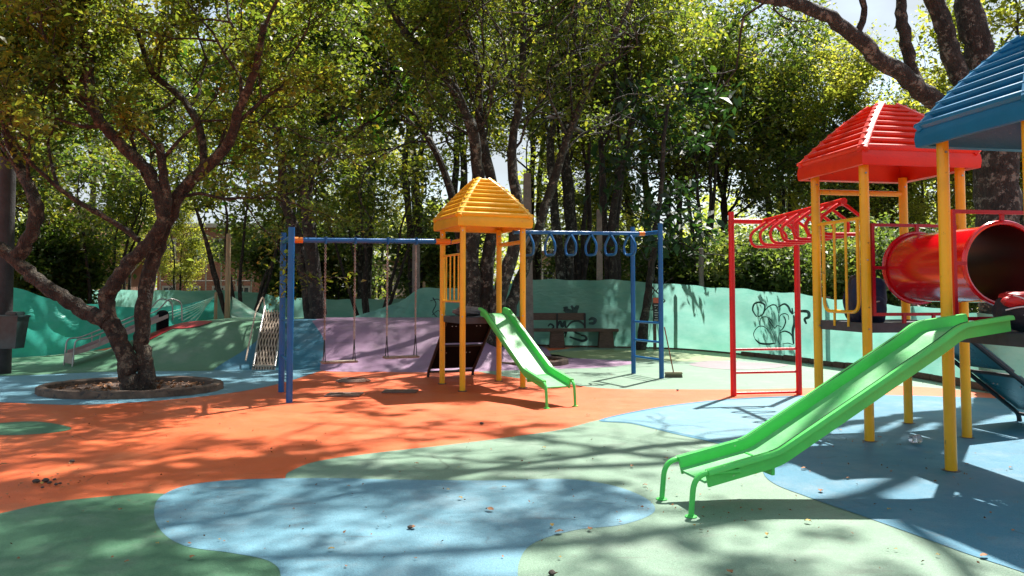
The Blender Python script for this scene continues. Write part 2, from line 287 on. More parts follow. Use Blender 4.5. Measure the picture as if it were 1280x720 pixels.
# ------------------------------------------------------------------ mesh helpers
class MB:
    def __init__(s): s.v = []; s.f = []; s.mi = []
    def add(s, vs, fs, m=0):
        o = len(s.v); s.v += [tuple(x) for x in vs]; s.f += [tuple(i+o for i in f) for f in fs]; s.mi += [m]*len(fs)
    def box(s, c, size, ax=None, m=0, bev=0.0):
        ax = ax or (V((1, 0, 0)), V((0, 1, 0)), V((0, 0, 1)))
        c = V(c); h = [x/2 for x in size]
        if bev <= 0:
            vs = [c+ax[0]*(i*h[0])+ax[1]*(j*h[1])+ax[2]*(k*h[2]) for i in (-1, 1) for j in (-1, 1) for k in (-1, 1)]
            s.add(vs, [(0, 1, 3, 2), (4, 6, 7, 5), (0, 4, 5, 1), (2, 3, 7, 6), (0, 2, 6, 4), (1, 5, 7, 3)], m); return
        bm = bmesh.new(); bmesh.ops.create_cube(bm, size=1)
        for v in bm.verts: v.co = V((v.co.x*size[0], v.co.y*size[1], v.co.z*size[2]))
        bmesh.ops.bevel(bm, geom=bm.edges[:], offset=min(bev, min(size)*0.45), segments=2, affect='EDGES')
        bm.verts.index_update()
        s.add([c+ax[0]*v.co.x+ax[1]*v.co.y+ax[2]*v.co.z for v in bm.verts], [[v.index for v in f.verts] for f in bm.faces], m); bm.free()
    def tube(s, pts, r, n=10, closed=False, cap=True, m=0):
        pts = [V(p) for p in pts]; k = len(pts)
        rs = r if isinstance(r, (list, tuple)) else [r]*k
        tg = []
        for i in range(k):
            if closed: t = pts[(i+1) % k]-pts[i-1]
            else: t = pts[min(i+1, k-1)]-pts[max(i-1, 0)]
            tg.append(t.normalized() if t.length > 1e-9 else V((0, 0, 1)))
        up = V((0, 0, 1)) if abs(tg[0].z) < 0.9 else V((1, 0, 0))
        nn = (up - tg[0]*up.dot(tg[0])).normalized()
        vs = []
        for i in range(k):
            nn = nn - tg[i]*nn.dot(tg[i])
            nn = nn.normalized() if nn.length > 1e-6 else V((1, 0, 0))
            bn = tg[i].cross(nn)
            for j in range(n):
                a = 2*PI*j/n; vs.append(pts[i]+(nn*math.cos(a)+bn*math.sin(a))*rs[i])
        fs = []
        for i in range(k if closed else k-1):
            for j in range(n):
                a = i*n+j; b = i*n+(j+1) % n; c = ((i+1) % k)*n+(j+1) % n; d = ((i+1) % k)*n+j
                fs.append((a, b, c, d))
        if cap and not closed:
            fs.append(tuple(range(n-1, -1, -1))); fs.append(tuple((k-1)*n+j for j in range(n)))
        s.add(vs, fs, m)
    def lathe(s, c, prof, n=24, m=0, sx=1, sy=1):
        c = V(c); vs = []; fs = []
        for (r, z) in prof:
            for j in range(n):
                a = 2*PI*j/n; vs.append(c+V((r*math.cos(a)*sx, r*math.sin(a)*sy, z)))
        for i in range(len(prof)-1):
            for j in range(n): fs.append((i*n+j, i*n+(j+1) % n, (i+1)*n+(j+1) % n, (i+1)*n+j))
        s.add(vs, fs, m)
    def sweep(s, sec, frames, m=0, closed_sec=True, caps=True):
        k = len(sec); vs = []
        for (p, a, b) in frames:
            for (x, y) in sec: vs.append(p+a*x+b*y)
        fs = []
        for i in range(len(frames)-1):
            for j in range(k if closed_sec else k-1):
                fs.append((i*k+j, i*k+(j+1) % k, (i+1)*k+(j+1) % k, (i+1)*k+j))
        if caps and closed_sec: fs.append(tuple(range(k-1, -1, -1))); fs.append(tuple((len(frames)-1)*k+j for j in range(k)))
        s.add(vs, fs, m)
    def build(s, name, mats, parent=None, origin=None, smooth=35):
        if not isinstance(mats, (list, tuple)): mats = [mats]
        o3 = V(origin) if origin is not None else (wloc(parent) if parent is not None else V((0, 0, 0)))
        me = bpy.data.meshes.new(name)
        me.from_pydata([(a[0]-o3.x, a[1]-o3.y, a[2]-o3.z) for a in s.v], [], s.f)
        for m in mats: me.materials.append(m)
        if len(mats) > 1: me.polygons.foreach_set('material_index', s.mi)
        if smooth:
            me.polygons.foreach_set('use_smooth', [True]*len(me.polygons)); me.update()
            me.set_sharp_from_angle(angle=math.radians(smooth))
        me.update()
        ob = bpy.data.objects.new(name, me); COL.objects.link(ob)
        if parent is not None:
            ob.parent = parent; ob.location = o3 - wloc(parent)
        else: ob.location = o3
        return ob
WL = {}
def wloc(o):
    p = V(o.location); q = o.parent
    while q is not None: p = p + V(q.location); q = q.parent
    return p
def tag(o, label, cat, group=None, kind=None):
    if label: o['label'] = label
    if cat: o['category'] = cat
    if group: o['group'] = group
    if kind: o['kind'] = kind
    return o
def empty(name, loc, label, cat, group=None):
    o = bpy.data.objects.new(name, None); COL.objects.link(o); o.location = loc; o.empty_display_size = 0.2
    return tag(o, label, cat, group)
def copy_tree(o, parent=None):
    c = o.copy(); COL.objects.link(c)
    if parent is not None: c.parent = parent
    for ch in [x for x in CH.get(o.name, [])]: copy_tree(ch, c)
    return c
CH = {}
def children_index():
    CH.clear()
    for x in bpy.data.objects:
        if x.parent: CH.setdefault(x.parent.name, []).append(x)
def cr(pts, n=8, closed=False):
    P = [V(p) for p in pts]; k = len(P); out = []
    rng = range(k) if closed else range(k-1)
    for i in rng:
        if closed: a, b, c, d = P[(i-1) % k], P[i], P[(i+1) % k], P[(i+2) % k]
        else: a, b, c, d = P[max(i-1, 0)], P[i], P[i+1], P[min(i+2, k-1)]
        for j in range(n):
            t = j/n
            out.append(0.5*((2*b)+(c-a)*t+(2*a-5*b+4*c-d)*t*t+(3*b-a-3*c+d)*t**3))
    if not closed: out.append(P[-1])
    return out
def rounded(pts, r=0.08, n=5, closed=False):
    P = [V(p) for p in pts]; k = len(P); out = []
    for i in range(k):
        if not closed and i in (0, k-1): out.append(P[i]); continue
        a, b, c = P[i-1], P[i], P[(i+1) % k]
        u = (a-b); v_ = (c-b); q = min(r, u.length*0.45, v_.length*0.45)
        p0 = b+u.normalized()*q; p2 = b+v_.normalized()*q
        for j in range(n+1):
            t = j/n; out.append(p0*(1-t)**2+b*2*t*(1-t)+p2*t*t)
    return out

# ------------------------------------------------------------------ ground and painted zones
def struct(o, kind='structure'): o['kind'] = kind; return o
g = MB(); g.add([(-400, -60, -0.012), (400, -60, -0.012), (400, 600, -0.012), (-400, 600, -0.012)], [(0, 1, 2, 3)])
struct(g.build('ground', G_EARTH, smooth=0))
g = MB(); g.add([(-30, -8, 0), (14, -8, 0), (14, 11.4, 0), (8.6, 11.6, 0), (8.2, 15.4, 0), (7.0, 18.0, 0), (5.2, 21.9, 0), (0.3, 23.6, 0), (-14, 24, 0), (-30, 24, 0)], [tuple(range(10))])
struct(g.build('rubber_playground_surface', G_OR, smooth=0))
def zone(name, pix, m, lvl, n=7, raw=False):
    P = [G(x, y) for (x, y) in pix]
    Q = P if raw else cr(P, n, True)
    b = MB(); b.add([(q.x, q.y, 0.002*lvl) for q in Q], [tuple(range(len(Q)))])
    o = b.build(name, m, smooth=0)
    return struct(o)
# far band of green, right of the centre
zone('painted_green_area', [(560, 452), (610, 467), (700, 479), (760, 486), (850, 487), (930, 487), (1020, 485), (1100, 482), (1180, 486), (1260, 496), (1320, 520), (1340, 500), (1270, 486), (1113, 462), (1000, 448), (850, 434), (745, 433), (700, 437), (650, 443)], G_GR, 1)
zone('painted_olive_area', [(690, 441), (760, 437), (860, 436), (950, 444), (880, 452), (780, 449), (700, 447)], G_GRASS, 2)
zone('painted_purple_area', [(610, 452), (650, 446), (690, 443), (720, 448), (790, 452), (770, 458), (700, 461), (640, 459)], G_PU, 2)
zone('painted_purple_area', [(862, 455), (890, 451), (935, 453), (985, 456), (960, 461), (910, 462), (875, 459)], G_PM, 3)
# light blue strip upper left and green under the mound
zone('painted_light_blue_area', [(-160, 500), (0, 503), (110, 506), (250, 496), (340, 482), (400, 464), (425, 456), (300, 452), (-160, 452)], G_BL, 1)
zone('painted_deep_green_area', [(-300, 474), (0, 470), (80, 467), (160, 464), (290, 461), (300, 440), (-300, 440)], G_GD, 2)
zone('painted_purple_area', [(400, 462), (440, 465), (500, 464), (560, 459), (560, 450), (420, 448)], G_PU, 3)
zone('painted_small_green_patch', [(-40, 536), (0, 529), (45, 527), (80, 532), (88, 537), (55, 542), (0, 544)], G_GD, 1)
# green areas in front
zone('painted_green_area', [(760, 523), (700, 537), (640, 546), (560, 556), (470, 566), (400, 576), (368, 587), (357, 599), (380, 640), (600, 760), (640, 1100), (2200, 1100), (1900, 800), (1400, 720), (1250, 670), (1120, 630), (1030, 600), (985, 585), (950, 560), (850, 536), (800, 528)], G_GR, 1, raw=False)
zone('painted_green_area', [(-250, 700), (-160, 672), (-60, 655), (0, 642), (60, 629), (130, 621), (200, 617), (260, 630), (420, 760), (420, 1000), (-250, 1000)], G_GD, 1)
zone('painted_blue_lake', [(193, 645), (200, 622), (235, 607), (300, 600), (400, 598), (500, 600), (610, 601), (700, 599), (760, 606), (805, 622), (818, 640), (780, 656), (720, 663), (670, 678), (650, 700), (648, 740), (660, 900), (350, 900), (352, 735), (340, 704), (290, 692), (235, 684), (205, 668)], G_BL, 2)
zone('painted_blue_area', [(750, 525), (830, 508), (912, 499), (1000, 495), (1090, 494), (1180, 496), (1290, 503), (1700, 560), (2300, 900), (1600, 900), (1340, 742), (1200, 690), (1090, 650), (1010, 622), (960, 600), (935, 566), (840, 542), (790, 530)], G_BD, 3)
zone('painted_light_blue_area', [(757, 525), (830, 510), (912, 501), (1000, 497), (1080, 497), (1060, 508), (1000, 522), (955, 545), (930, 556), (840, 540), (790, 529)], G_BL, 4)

# painted play mound
MX0, MX1 = -10.8, 1.2
def sm(a, b, x):
    t = max(0, min(1, (x-a)/(b-a))); return t*t*(3-2*t)
def hm(x, y):
    e = sm(MX0, -7.6, x)*(1-sm(-1.6, 1.2, x))
    f = sm(16.0+0.25*math.sin(x*0.9), 18.9, y)*(1-sm(21.5, 24.5, y))
    return 0.92*e*f
bnds = [lambda y: MX0, lambda y: -6.15+(y-16.3)*0.10+0.18*math.sin(y*2.2), lambda y: -3.95-(y-16.3)*0.33+0.1*math.sin(y*2.6), lambda y: MX1]
mo = MB(); NYM = 40
for k in range(3):
    nx = 40; vs = []; fs = []
    for j in range(NYM+1):
        y = 15.6+(24.6-15.6)*j/NYM
        a, b = bnds[k](y), bnds[k+1](y)
        for i in range(nx+1):
            x = a+(b-a)*i/nx; vs.append((x, y, hm(x, y)-0.012+0.035*min(1, hm(x, y)*8)))
    for j in range(NYM):
        for i in range(nx):
            q = j*(nx+1)+i; fs.append((q, q+1, q+nx+2, q+nx+1))
    mo.add(vs, fs, k)
struct(mo.build('play_mound_terrain', [G_GD, G_BD, G_PU], smooth=60))
def on_mound(x, y): return hm(x, y)+0.025*min(1, hm(x, y)*8)
# red painted splash near the crest
def MP(px, py):       # pixel on the mound
    d = ray(px, py)
    t = 15.0
    while t < 26:
        p = V((d.x*t/d.y, t, HC+d.z*t/d.y))
        if p.z <= on_mound(p.x, p.y): return p
        t += 0.02
    return G(px, py)
rp_ = cr([V((x_, y_, on_mound(x_, y_))) for x_, y_ in [(-8.62, 17.55), (-8.5, 18.15), (-8.1, 18.6), (-7.6, 18.75), (-7.25, 18.65), (-7.4, 18.25), (-7.75, 18.1), (-8.05, 18.2), (-8.25, 17.9), (-8.35, 17.5)]], 5, True)
rb = MB(); cc = sum((p for p in rp_), V())/len(rp_)
NR = 6; vs_ = [(cc.x, cc.y, on_mound(cc.x, cc.y)+0.014)]
for k_ in range(1, NR+1):
    for p in rp_:
        x_, y_ = cc.x+(p.x-cc.x)*k_/NR, cc.y+(p.y-cc.y)*k_/NR; vs_.append((x_, y_, on_mound(x_, y_)+0.014))
m_n = len(rp_); fs_ = [(0, 1+i_, 1+(i_+1) % m_n) for i_ in range(m_n)]
for k_ in range(NR-1):
    for i_ in range(m_n): a_ = 1+k_*m_n; fs_.append((a_+i_, a_+m_n+i_, a_+m_n+(i_+1) % m_n, a_+(i_+1) % m_n))
rb.add(vs_, fs_)
struct(rb.build('painted_red_splash', G_RD, smooth=0))

# cover plates, hose ring, cracks
def plate(px0, px1, py, label, dz=0.45):
    a = G(px0, py); b = G(px1, py); c = (a+b)/2
    m_ = MB(); m_.box((c.x, c.y, 0.015), ((b-a).length, dz, 0.02), bev=0.005)
    for i in range(5): m_.box((c.x-(b-a).length*0.4+(b-a).length*0.2*i, c.y, 0.026), (0.03, dz*0.8, 0.006))
    tag(m_.build('cover_plate', GALVD, origin=(c.x, c.y, 0)), label, 'cover plate', 'metal cover plates in the orange surface')
GALVD = mat('dull cover steel', (0.14, 0.12, 0.11), 0.55, (0.22, 0.12, 0.08), 5, metallic=0.5, bump=0.3)
plate(409, 452, 494, 'dull metal cover plate set in the orange surface, nearer the swings', 0.42)
plate(479, 522, 490, 'dull metal cover plate set in the orange surface, beside the black climbing wall', 0.36)
c = G(441, 478); hb = MB()
for k in range(3):
    pts = [(c.x+(0.30-0.05*k)*math.cos(a)*(1+0.05*math.sin(3*a+k)), c.y+(0.24-0.04*k)*math.sin(a), 0.03+0.015*k) for a in [2*PI*i/40 for i in range(40)]]
    hb.tube(pts, 0.014, 6, closed=True)
tag(hb.build('hose_coil', GALVD, origin=(c.x, c.y, 0)), 'small grey coil of hose lying on the orange surface under the swings', 'hose')

# ------------------------------------------------------------------ play towers
def unit(a): return V((math.cos(a), math.sin(a), 0))
def roof(parent, c, u, v, hu, hv, z0, fh, zt, m, courses, tu=0.14, bulge=0.04):
    """u,v unit axes, hu/hv half sizes at the eave, z0 bottom of fascia"""
    def ring(fr, z): return [c+u*(a*hu*fr)+v*(b*hv*fr)+V((0, 0, z)) for a, b in ((-1, -1), (-1, 1), (1, 1), (1, -1))]
    prof = [(0.90, z0+0.012), (1.0-0.02, z0), (1.0, z0+0.008), (1.012, z0+fh*0.5), (1.0, z0+fh-0.012), (0.985, z0+fh)]
    n = courses
    for i in range(n):
        for s_, off in ((0.0, 0.0), (0.10, 0.030), (0.32, 0.042), (0.6, 0.030), (0.88, 0.004)):
            t = (i+s_)/n
            fr = 0.985+(tu-0.985)*t
            z = z0+fh+(zt-z0-fh)*t+bulge*math.sin(PI*t)
            prof.append((fr+off/max(hu, hv), z+off*0.7))
    prof.append((tu, zt)); prof.append((tu*0.8, zt+0.015))
    r = MB(); vs = []; fs = []
    for (fr, z) in prof: vs += ring(fr, z)
    for i in range(len(prof)-1):
        for j in range(4): fs.append((i*4+j, i*4+(j+1) % 4, (i+1)*4+(j+1) % 4, (i+1)*4+j))
    fs.append(tuple((len(prof)-1)*4+j for j in range(4)))
    # underside
    o = len(vs); ins = [(0.90, z0+0.012), (0.88, z0+fh*0.7), (tu, zt-0.06)]
    for (fr, z) in ins: vs += ring(fr, z)
    for i in range(len(ins)-1):
        for j in range(4): fs.append((o+i*4+j, o+(i+1)*4+j, o+(i+1)*4+(j+1) % 4, o+i*4+(j+1) % 4))
    fs.append(tuple(o+(len(ins)-1)*4+j for j in range(4)))
    r.add(vs, fs)
    ro = r.build('roof', m, parent, smooth=38)
    h = MB()
    for a, b in ((-1, -1), (-1, 1), (1, 1), (1, -1)):
        dd = (u*(a*hu)+v*(b*hv)); side = V((-dd.y, dd.x, 0)).normalized()
        fr = []
        for i in range(9):
            t = i/8; f_ = 0.985+(tu-0.985)*t
            p = c+dd*(f_)+V((0, 0, z0+fh+(zt-z0-fh)*t+bulge*math.sin(PI*t)))
            nrm = (V((0, 0, 1))*0.8+dd.normalized()*0.6).normalized()
            fr.append((p, side, nrm))
        h.sweep([(-0.06, -0.03), (0.06, -0.03), (0.055, 0.022), (0.02, 0.040), (-0.02, 0.040), (-0.055, 0.022)], fr)
    h.build('ridge_strip', m, ro, smooth=30)
    return ro
def post(parent, p, z1, r, m, n=14):
    b = MB(); b.tube([(p.x, p.y, 0), (p.x, p.y, z1)], r, n)
    pb = b.build('post', m, parent)
    k = MB(); k.lathe((p.x, p.y, 0), [(r*1.02, 0.0), (r*1.55, 0.0), (r*1.55, 0.008), (r*1.02, 0.012)], 14)
    k.build('base_flange', GREY, pb)
    for zb_ in (1.24, z1-0.12):
        bo_ = MB(); bo_.tube([(p.x, p.y-r*0.9, zb_), (p.x, p.y-r-0.010, zb_)], 0.011, 6); bo_.build('bolt', BOLT, pb)
    return pb
def deck(parent, c, u, v, lu, lv, z):
    b = MB()
    b.box(c+V((0, 0, z-0.012)), (lu-0.06, lv-0.06, 0.006), (u, v, V((0, 0, 1))))
    b.build('deck_plate', DECK, parent, smooth=0)
    e = MB()
    for s_ in (-1, 1):
        e.box(c+u*(s_*(lu/2-0.02))+V((0, 0, z-0.05)), (0.03, lv-0.03, 0.11), (u, v, V((0, 0, 1))), bev=0.004)
        e.box(c+v*(s_*(lv/2-0.02))+V((0, 0, z-0.05)), (lu-0.09, 0.03, 0.11), (u, v, V((0, 0, 1))), bev=0.004)
    e.build('deck_edge', GREY, parent)
def climber(parent, a, b, outd, reach, z, m, mf):
    """sloped climbing wall: top edge a-b, leaning out along outd"""
    d = outd*reach; w_ = (b-a).normalized(); a = a+w_*0.09; b = b-w_*0.09
    up = V((0, 0, z))
    fo = V((0, 0, 0.10))
    for s_, p in ((0, a), (1, b)):
        t = MB(); t.tube(rounded([p+up, p+d+fo, p+d+outd*0.02], 0.06), 0.028, 8)
        t.tube([p+d+fo, p+d], 0.02, 8)
        t.build('side_tube', mf, parent)
    nrm = (d+fo-up).cross(b-a).normalized()
    if nrm.z < 0: nrm = -nrm
    for k in range(2):
        t0, t1 = 0.02+k*0.5, 0.47+k*0.5
        q0, q1 = (up*(1-t0)+(d+fo)*t0), (up*(1-t1)+(d+fo)*t1)
        pb = MB(); off = nrm*0.035
        vs = [a+q0+off, b+q0+off, b+q1+off, a+q1+off]; vs2 = [x+nrm*0.014 for x in vs]
        pb.add(vs+vs2, [(0, 1, 2, 3), (7, 6, 5, 4), (0, 4, 5, 1), (1, 5, 6, 2), (2, 6, 7, 3), (3, 7, 4, 0)])
        pan = pb.build('climbing_panel', m, parent, smooth=0)
        for ta in (0.18, 0.26, 0.7, 0.78):
            tb = 0.3; bo = MB(); p = a*(1-ta)+b*ta+q0*(1-tb)+q1*tb+off-nrm*0.004
            bo.box(p, (0.018, 0.018, 0.012), bev=0.003); bo.build('bolt', BOLT, pan)
    for tt in (0.0, 0.495, 1.0):
        t = MB(); q = up*(1-tt)+(d+fo)*tt; t.tube([a+q, b+q], 0.022, 8); t.build('cross_tube', mf, parent)

def slide(name, top, dr, width, prof, label, group, wall=0.13, legs=True, legout=0.16):
    """top: point on ground below the upper end; dr horizontal direction downhill; prof (s,z)"""
    root = empty(name, (top.x, top.y, 0), label, 'slide', group)
    la = V((-dr.y, dr.x, 0)); Z = V((0, 0, 1))
    P = rounded([top+dr*s_+Z*z for s_, z in prof], 0.07, 5)
    fr = []
    for i, p in enumerate(P):
        t = (P[min(i+1, len(P)-1)]-P[max(i-1, 0)]).normalized(); nn = t.cross(la)
        if nn.z < 0: nn = -nn
        fr.append((p, la, nn))
    h = width/2
    bd = MB(); bd.sweep([(-h+0.012, 0.0), (-h+0.05, -0.014), (h-0.05, -0.014), (h-0.012, 0.0), (h-0.012, -0.016), (h-0.05, -0.034), (-h+0.05, -0.034), (-h+0.012, -0.016)][::-1], fr)
    bd.build('chute_bed', GNL, root, smooth=50)
    for sg in (-1, 1):
        sec = [(sg*(h-0.014), -0.05), (sg*(h-0.014), wall-0.02), (sg*(h-0.004), wall), (sg*(h+0.045), wall), (sg*(h+0.055), wall-0.015), (sg*(h+0.055), wall-0.035), (sg*(h+0.045), wall-0.035), (sg*(h+0.043), wall-0.018), (sg*(h+0.008), wall-0.018), (sg*(h+0.004), -0.05)]
        if sg < 0: sec = sec[::-1]
        w_ = MB(); w_.sweep(sec, fr)
        wo = w_.build('side_wall', GN, root, smooth=40)
        gr = MB(); gr.tube([f[0]+f[1]*(sg*(h+0.006))+f[2]*(wall+0.0015) for f in fr[1:-1]], 0.0035, 4)
        gr.build('seam', BLKT, wo)
        if legs:
            e = P[-1]+la*(sg*(h+0.025))+Z*(wall*0.75)
            lg = MB(); lg.tube(rounded([e-dr*0.25, e+dr*(legout), V((e.x, e.y, 0))+dr*(legout+0.03)], 0.13, 7), 0.021, 10)
            lg.lathe((e.x+dr.x*(legout+0.03), e.y+dr.y*(legout+0.03), 0), [(0.022, 0.004), (0.045, 0.004), (0.045, 0.01), (0.022, 0.014)], 12)
            lg.build('leg', GN, root)
    t = MB(); e = P[-3]; t.box(e-Z*0.06, (0.03, width-0.02, 0.10), (dr, la, Z), bev=0.004)
    t.build('end_bracket', GN, root)
    return root

# ---- red tower and blue tower share one line
PF = G(1087, 552); Aang = math.radians(10)
ev = V((math.cos(Aang), math.sin(Aang), 0)); eu = V((-math.sin(Aang), math.cos(Aang), 0))
LU, LV = 0.97, 1.22
Z3 = V((0, 0, 1))
red = empty('play_tower', (PF+eu*LU/2+ev*LV/2), 'yellow-posted play tower under the red ribbed roof', 'play tower', 'roofed play towers')
rc = PF+eu*LU/2+ev*LV/2
PL, PR, PB = PF+eu*LU, PF+ev*LV, PF+eu*LU+ev*LV
zr = HT(PF.y, 209)
for p in (PF, PL, PR, PB): post(red, p, zr+0.05, 0.052, Y_)
roof(red, rc, eu, ev, LU/2+0.17, LV/2+0.13, zr, 0.17, HT(rc.y, 134), RRF, 9)
PZ = 1.30
deck(red, rc, eu, ev, LU, LV, PZ)
t = MB(); zz = HT(PL.y, 240); t.tube([PL+Z3*zz, PB+Z3*zz], 0.035, 10); t.build('top_rail', Y_, red)
# guard of the left face: arched bars
def guard(parent, a, b, z0, z1, m):
    d = (b-a); L_ = d.length; d.normalize()
    g_ = MB(); r = 0.016
    g_.tube([a+Z3*z1, b+Z3*z1], 0.021, 8)
    x0, x1 = 0.16*L_, 0.86*L_
    g_.tube(rounded([a+d*x0+Z3*z1, a+d*x0+Z3*(z0+0.12), a+d*x1+Z3*(z0+0.12), a+d*x1+Z3*z1], 0.13, 6), 0.021, 8)
    for k in (1, 2): g_.tube([a+d*(x0+(x1-x0)*k/3)+Z3*(z0+0.12), a+d*(x0+(x1-x0)*k/3)+Z3*z1], r, 8)
    for k in (0.3, 0.7): g_.tube([a+d*(x0+(x1-x0)*k)+Z3*(z0+0.12), a+d*(x0+(x1-x0)*k)+Z3*(z0-0.05)], r, 8)
    g_.build('guard_rail', m, parent)
guard(red, PL, PF, PZ, HT(PF.y, 272), Y_)
def tunnel_panel(parent, a, b, z0, z1, cen, rad, m):
    d = (b-a).normalized(); a = a+d*0.09; b = b-d*0.09; f_ = MB()
    for p, q in ((a+Z3*z0, b+Z3*z0), (a+Z3*z1, b+Z3*z1)): f_.box((p+q)/2, ((q-p).length, 0.035, 0.035), (d, V((-d.y, d.x, 0)), Z3))
    for p in (a, b): f_.box(p+Z3*(z0+z1)/2, (0.035, 0.033, z1-z0+0.034), (d, V((-d.y, d.x, 0)), Z3))
    f_.box(cen+Z3*(rad+(z1-cen.z-rad)/2), (0.04, 0.02, max(0.02, z1-cen.z-rad)+0.02), (d, V((-d.y, d.x, 0)), Z3))
    for s_ in (-1, 1):
        e = a if s_ < 0 else b; hx = abs((e-cen).dot(d))
        f_.box(cen+d*(s_*(rad+hx)/2), (hx-rad+0.02, 0.02, 0.035), (d, V((-d.y, d.x, 0)), Z3))
        f_.box(V((cen.x, cen.y, 0))+d*(s_*rad*0.45)+Z3*(z0-0.05), (0.04, 0.02, 0.10), (d, V((-d.y, d.x, 0)), Z3))
    f_.build('tunnel_frame', m, parent)
zt1 = HT(PF.y, 281)
tc1 = PF+ev*LV*0.52+Z3*1.92 - eu*0.02
BF0 = G(1189, 589)
tc2 = BF0+ev*LV*0.52+Z3*1.92+eu*0.02
tunnel_panel(red, PF, PR, 1.40, zt1, tc1, 0.41, DR_)
climber(red, PR, PB, ev, 1.5, 1.22, TEALP, BLKT)
for zb in (2.0,): bo = MB(); bo.lathe((PF.x, PF.y-0.053, zb), [(0.0, -0.0), (0.012, 0.0), (0.012, 0.012), (0, 0.014)], 8); bo.build('bolt', BOLT, red)

# ---- blue tower
BL_, BFr, BR_, BFR = BF0, BF0-eu*LU, BF0+ev*LV, BF0-eu*LU+ev*LV
bc = BF0-eu*LU/2+ev*LV/2
blue = empty('play_tower', bc, 'nearest play tower under the blue ribbed roof', 'play tower', 'roofed play towers')
zb = HT(BL_.y, 182)
for p in (BL_, BFr, BR_, BFR): post(blue, p, zb+0.05, 0.052, Y_)
roof(blue, bc, eu, ev, LU/2+0.17, LV/2+0.15, zb, 0.17, zb+0.92, BRF, 9)
deck(blue, bc, eu, ev, LU, LV, PZ)
tunnel_panel(blue, BL_, BR_, 1.40, HT(BL_.y, 264), tc2, 0.41, DR_)
guard(blue, BFr, BFR, PZ, 2.45, Y_)
# ---- crawl tunnel between the two towers
tn = empty('crawl_tunnel', (tc1+tc2)/2, 'glossy red crawl tunnel joining the red-roofed and blue-roofed towers', 'crawl tunnel')
tb = MB(); ax_ = (tc1-tc2); Lt = ax_.length; ax_.normalize()
sd = V((ax_.y, -ax_.x, 0)).normalized(); upn = sd.cross(ax_)
if upn.z < 0: upn = -upn
def ringpts(p, r, n=40): return [p+sd*(r*math.cos(2*PI*i/n))+upn*(r*math.sin(2*PI*i/n)) for i in range(n)]
st = []
for k in range(25):
    t_ = k/24; rr = 0.375 + 0.0
    st.append((t_, rr))
vs = []; fs = []; n = 40
for (t_, rr) in st: vs += ringpts(tc2+ax_*(Lt*t_), rr, n)
m_o = len(vs)
for (t_, rr) in st: vs += ringpts(tc2+ax_*(Lt*t_), rr-0.012, n)
for i in range(len(st)-1):
    for j in range(n):
        a, b, c_, d_ = i*n+j, i*n+(j+1) % n, (i+1)*n+(j+1) % n, (i+1)*n+j
        fs.append((a, b, c_, d_)); fs.append((m_o+d_, m_o+c_, m_o+b, m_o+a))
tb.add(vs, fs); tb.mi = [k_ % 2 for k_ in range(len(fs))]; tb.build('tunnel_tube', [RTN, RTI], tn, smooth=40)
for p in (tc2-ax_*0.006, tc1+ax_*0.006):
    f_ = MB(); f_.tube(ringpts(p, 0.392, 40), 0.024, 8, closed=True); f_.build('tunnel_rim', RTN, tn)

# ---- big slide
sl_top = (BL_+BFr)/2 - ev*0.02
foot_mid = (G(820, 628)+G(843, 645))/2
dsl = V((foot_mid.x-sl_top.x, foot_mid.y-sl_top.y, 0)); Ls = dsl.length; dsl.normalize()
slide('play_slide', sl_top+dsl*(-0.02), dsl, 0.44,
      [(0.0, 1.37), (0.50, 1.31), (0.68, 1.20), (2.22, 0.37), (Ls-0.22, 0.25)],
      'big bright green slide running down from the blue-roofed tower', 'green slides', wall=0.085, legout=0.12)

# ---- yellow tower
YF = G(578, 489); Yang = math.radians(23)
yv = V((math.cos(Yang), math.sin(Yang), 0)); yu = V((-math.sin(Yang), math.cos(Yang), 0))
LY = 1.10
YL, YR, YB = YF+yu*LY, YF+yv*LY, YF+yu*LY+yv*LY
yc = (YF+YB)/2
yel = empty('play_tower', yc, 'yellow play tower with yellow ribbed roof in the middle of the playground', 'play tower', 'roofed play towers')
zy = HT(YF.y, 283)
for p in (YF, YL, YR, YB): post(yel, p, zy+0.05, 0.05, Y_)
roof(yel, yc, yu, yv, LY/2+0.13, LY/2+0.13, zy, 0.17, HT(yc.y, 225), YRF, 9)
deck(yel, yc, yu, yv, LY, LY, 1.22)
climber(yel, YL, YB, yu, 1.15, 1.16, BLK, BLKT)
for a, b in ((YL, YF), (YR, YB)): t = MB(); t.tube([a+Z3*2.52, b+Z3*2.52], 0.035, 10); t.build('top_rail', Y_, yel)
t = MB(); z0_, z1_ = HT(YF.y, 377), HT(YF.y, 317)
for z in (z0_, z1_): t.tube([YL+Z3*z, YF+Z3*z], 0.02, 8)
for k in range(1, 5): t.tube([YL+(YF-YL)*k/5+Z3*z0_, YL+(YF-YL)*k/5+Z3*z1_], 0.014, 8)
t.build('guard_rail', Y_, yel)
# ---- small slide
st_ = (YF+YR)/2
fm = (G(686, 512)+G(721, 508))/2
d2 = V((fm.x-st_.x, fm.y-st_.y, 0)); L2 = d2.length; d2.normalize()
slide('play_slide', st_, d2, 0.42, [(-0.05, 1.30), (0.12, 1.27), (0.30, 1.16), (L2-0.75, 0.42), (L2-0.15, 0.30)],
      'small pale green slide of the yellow tower, ending on the orange surface', 'green slides', wall=0.09, legout=0.07)

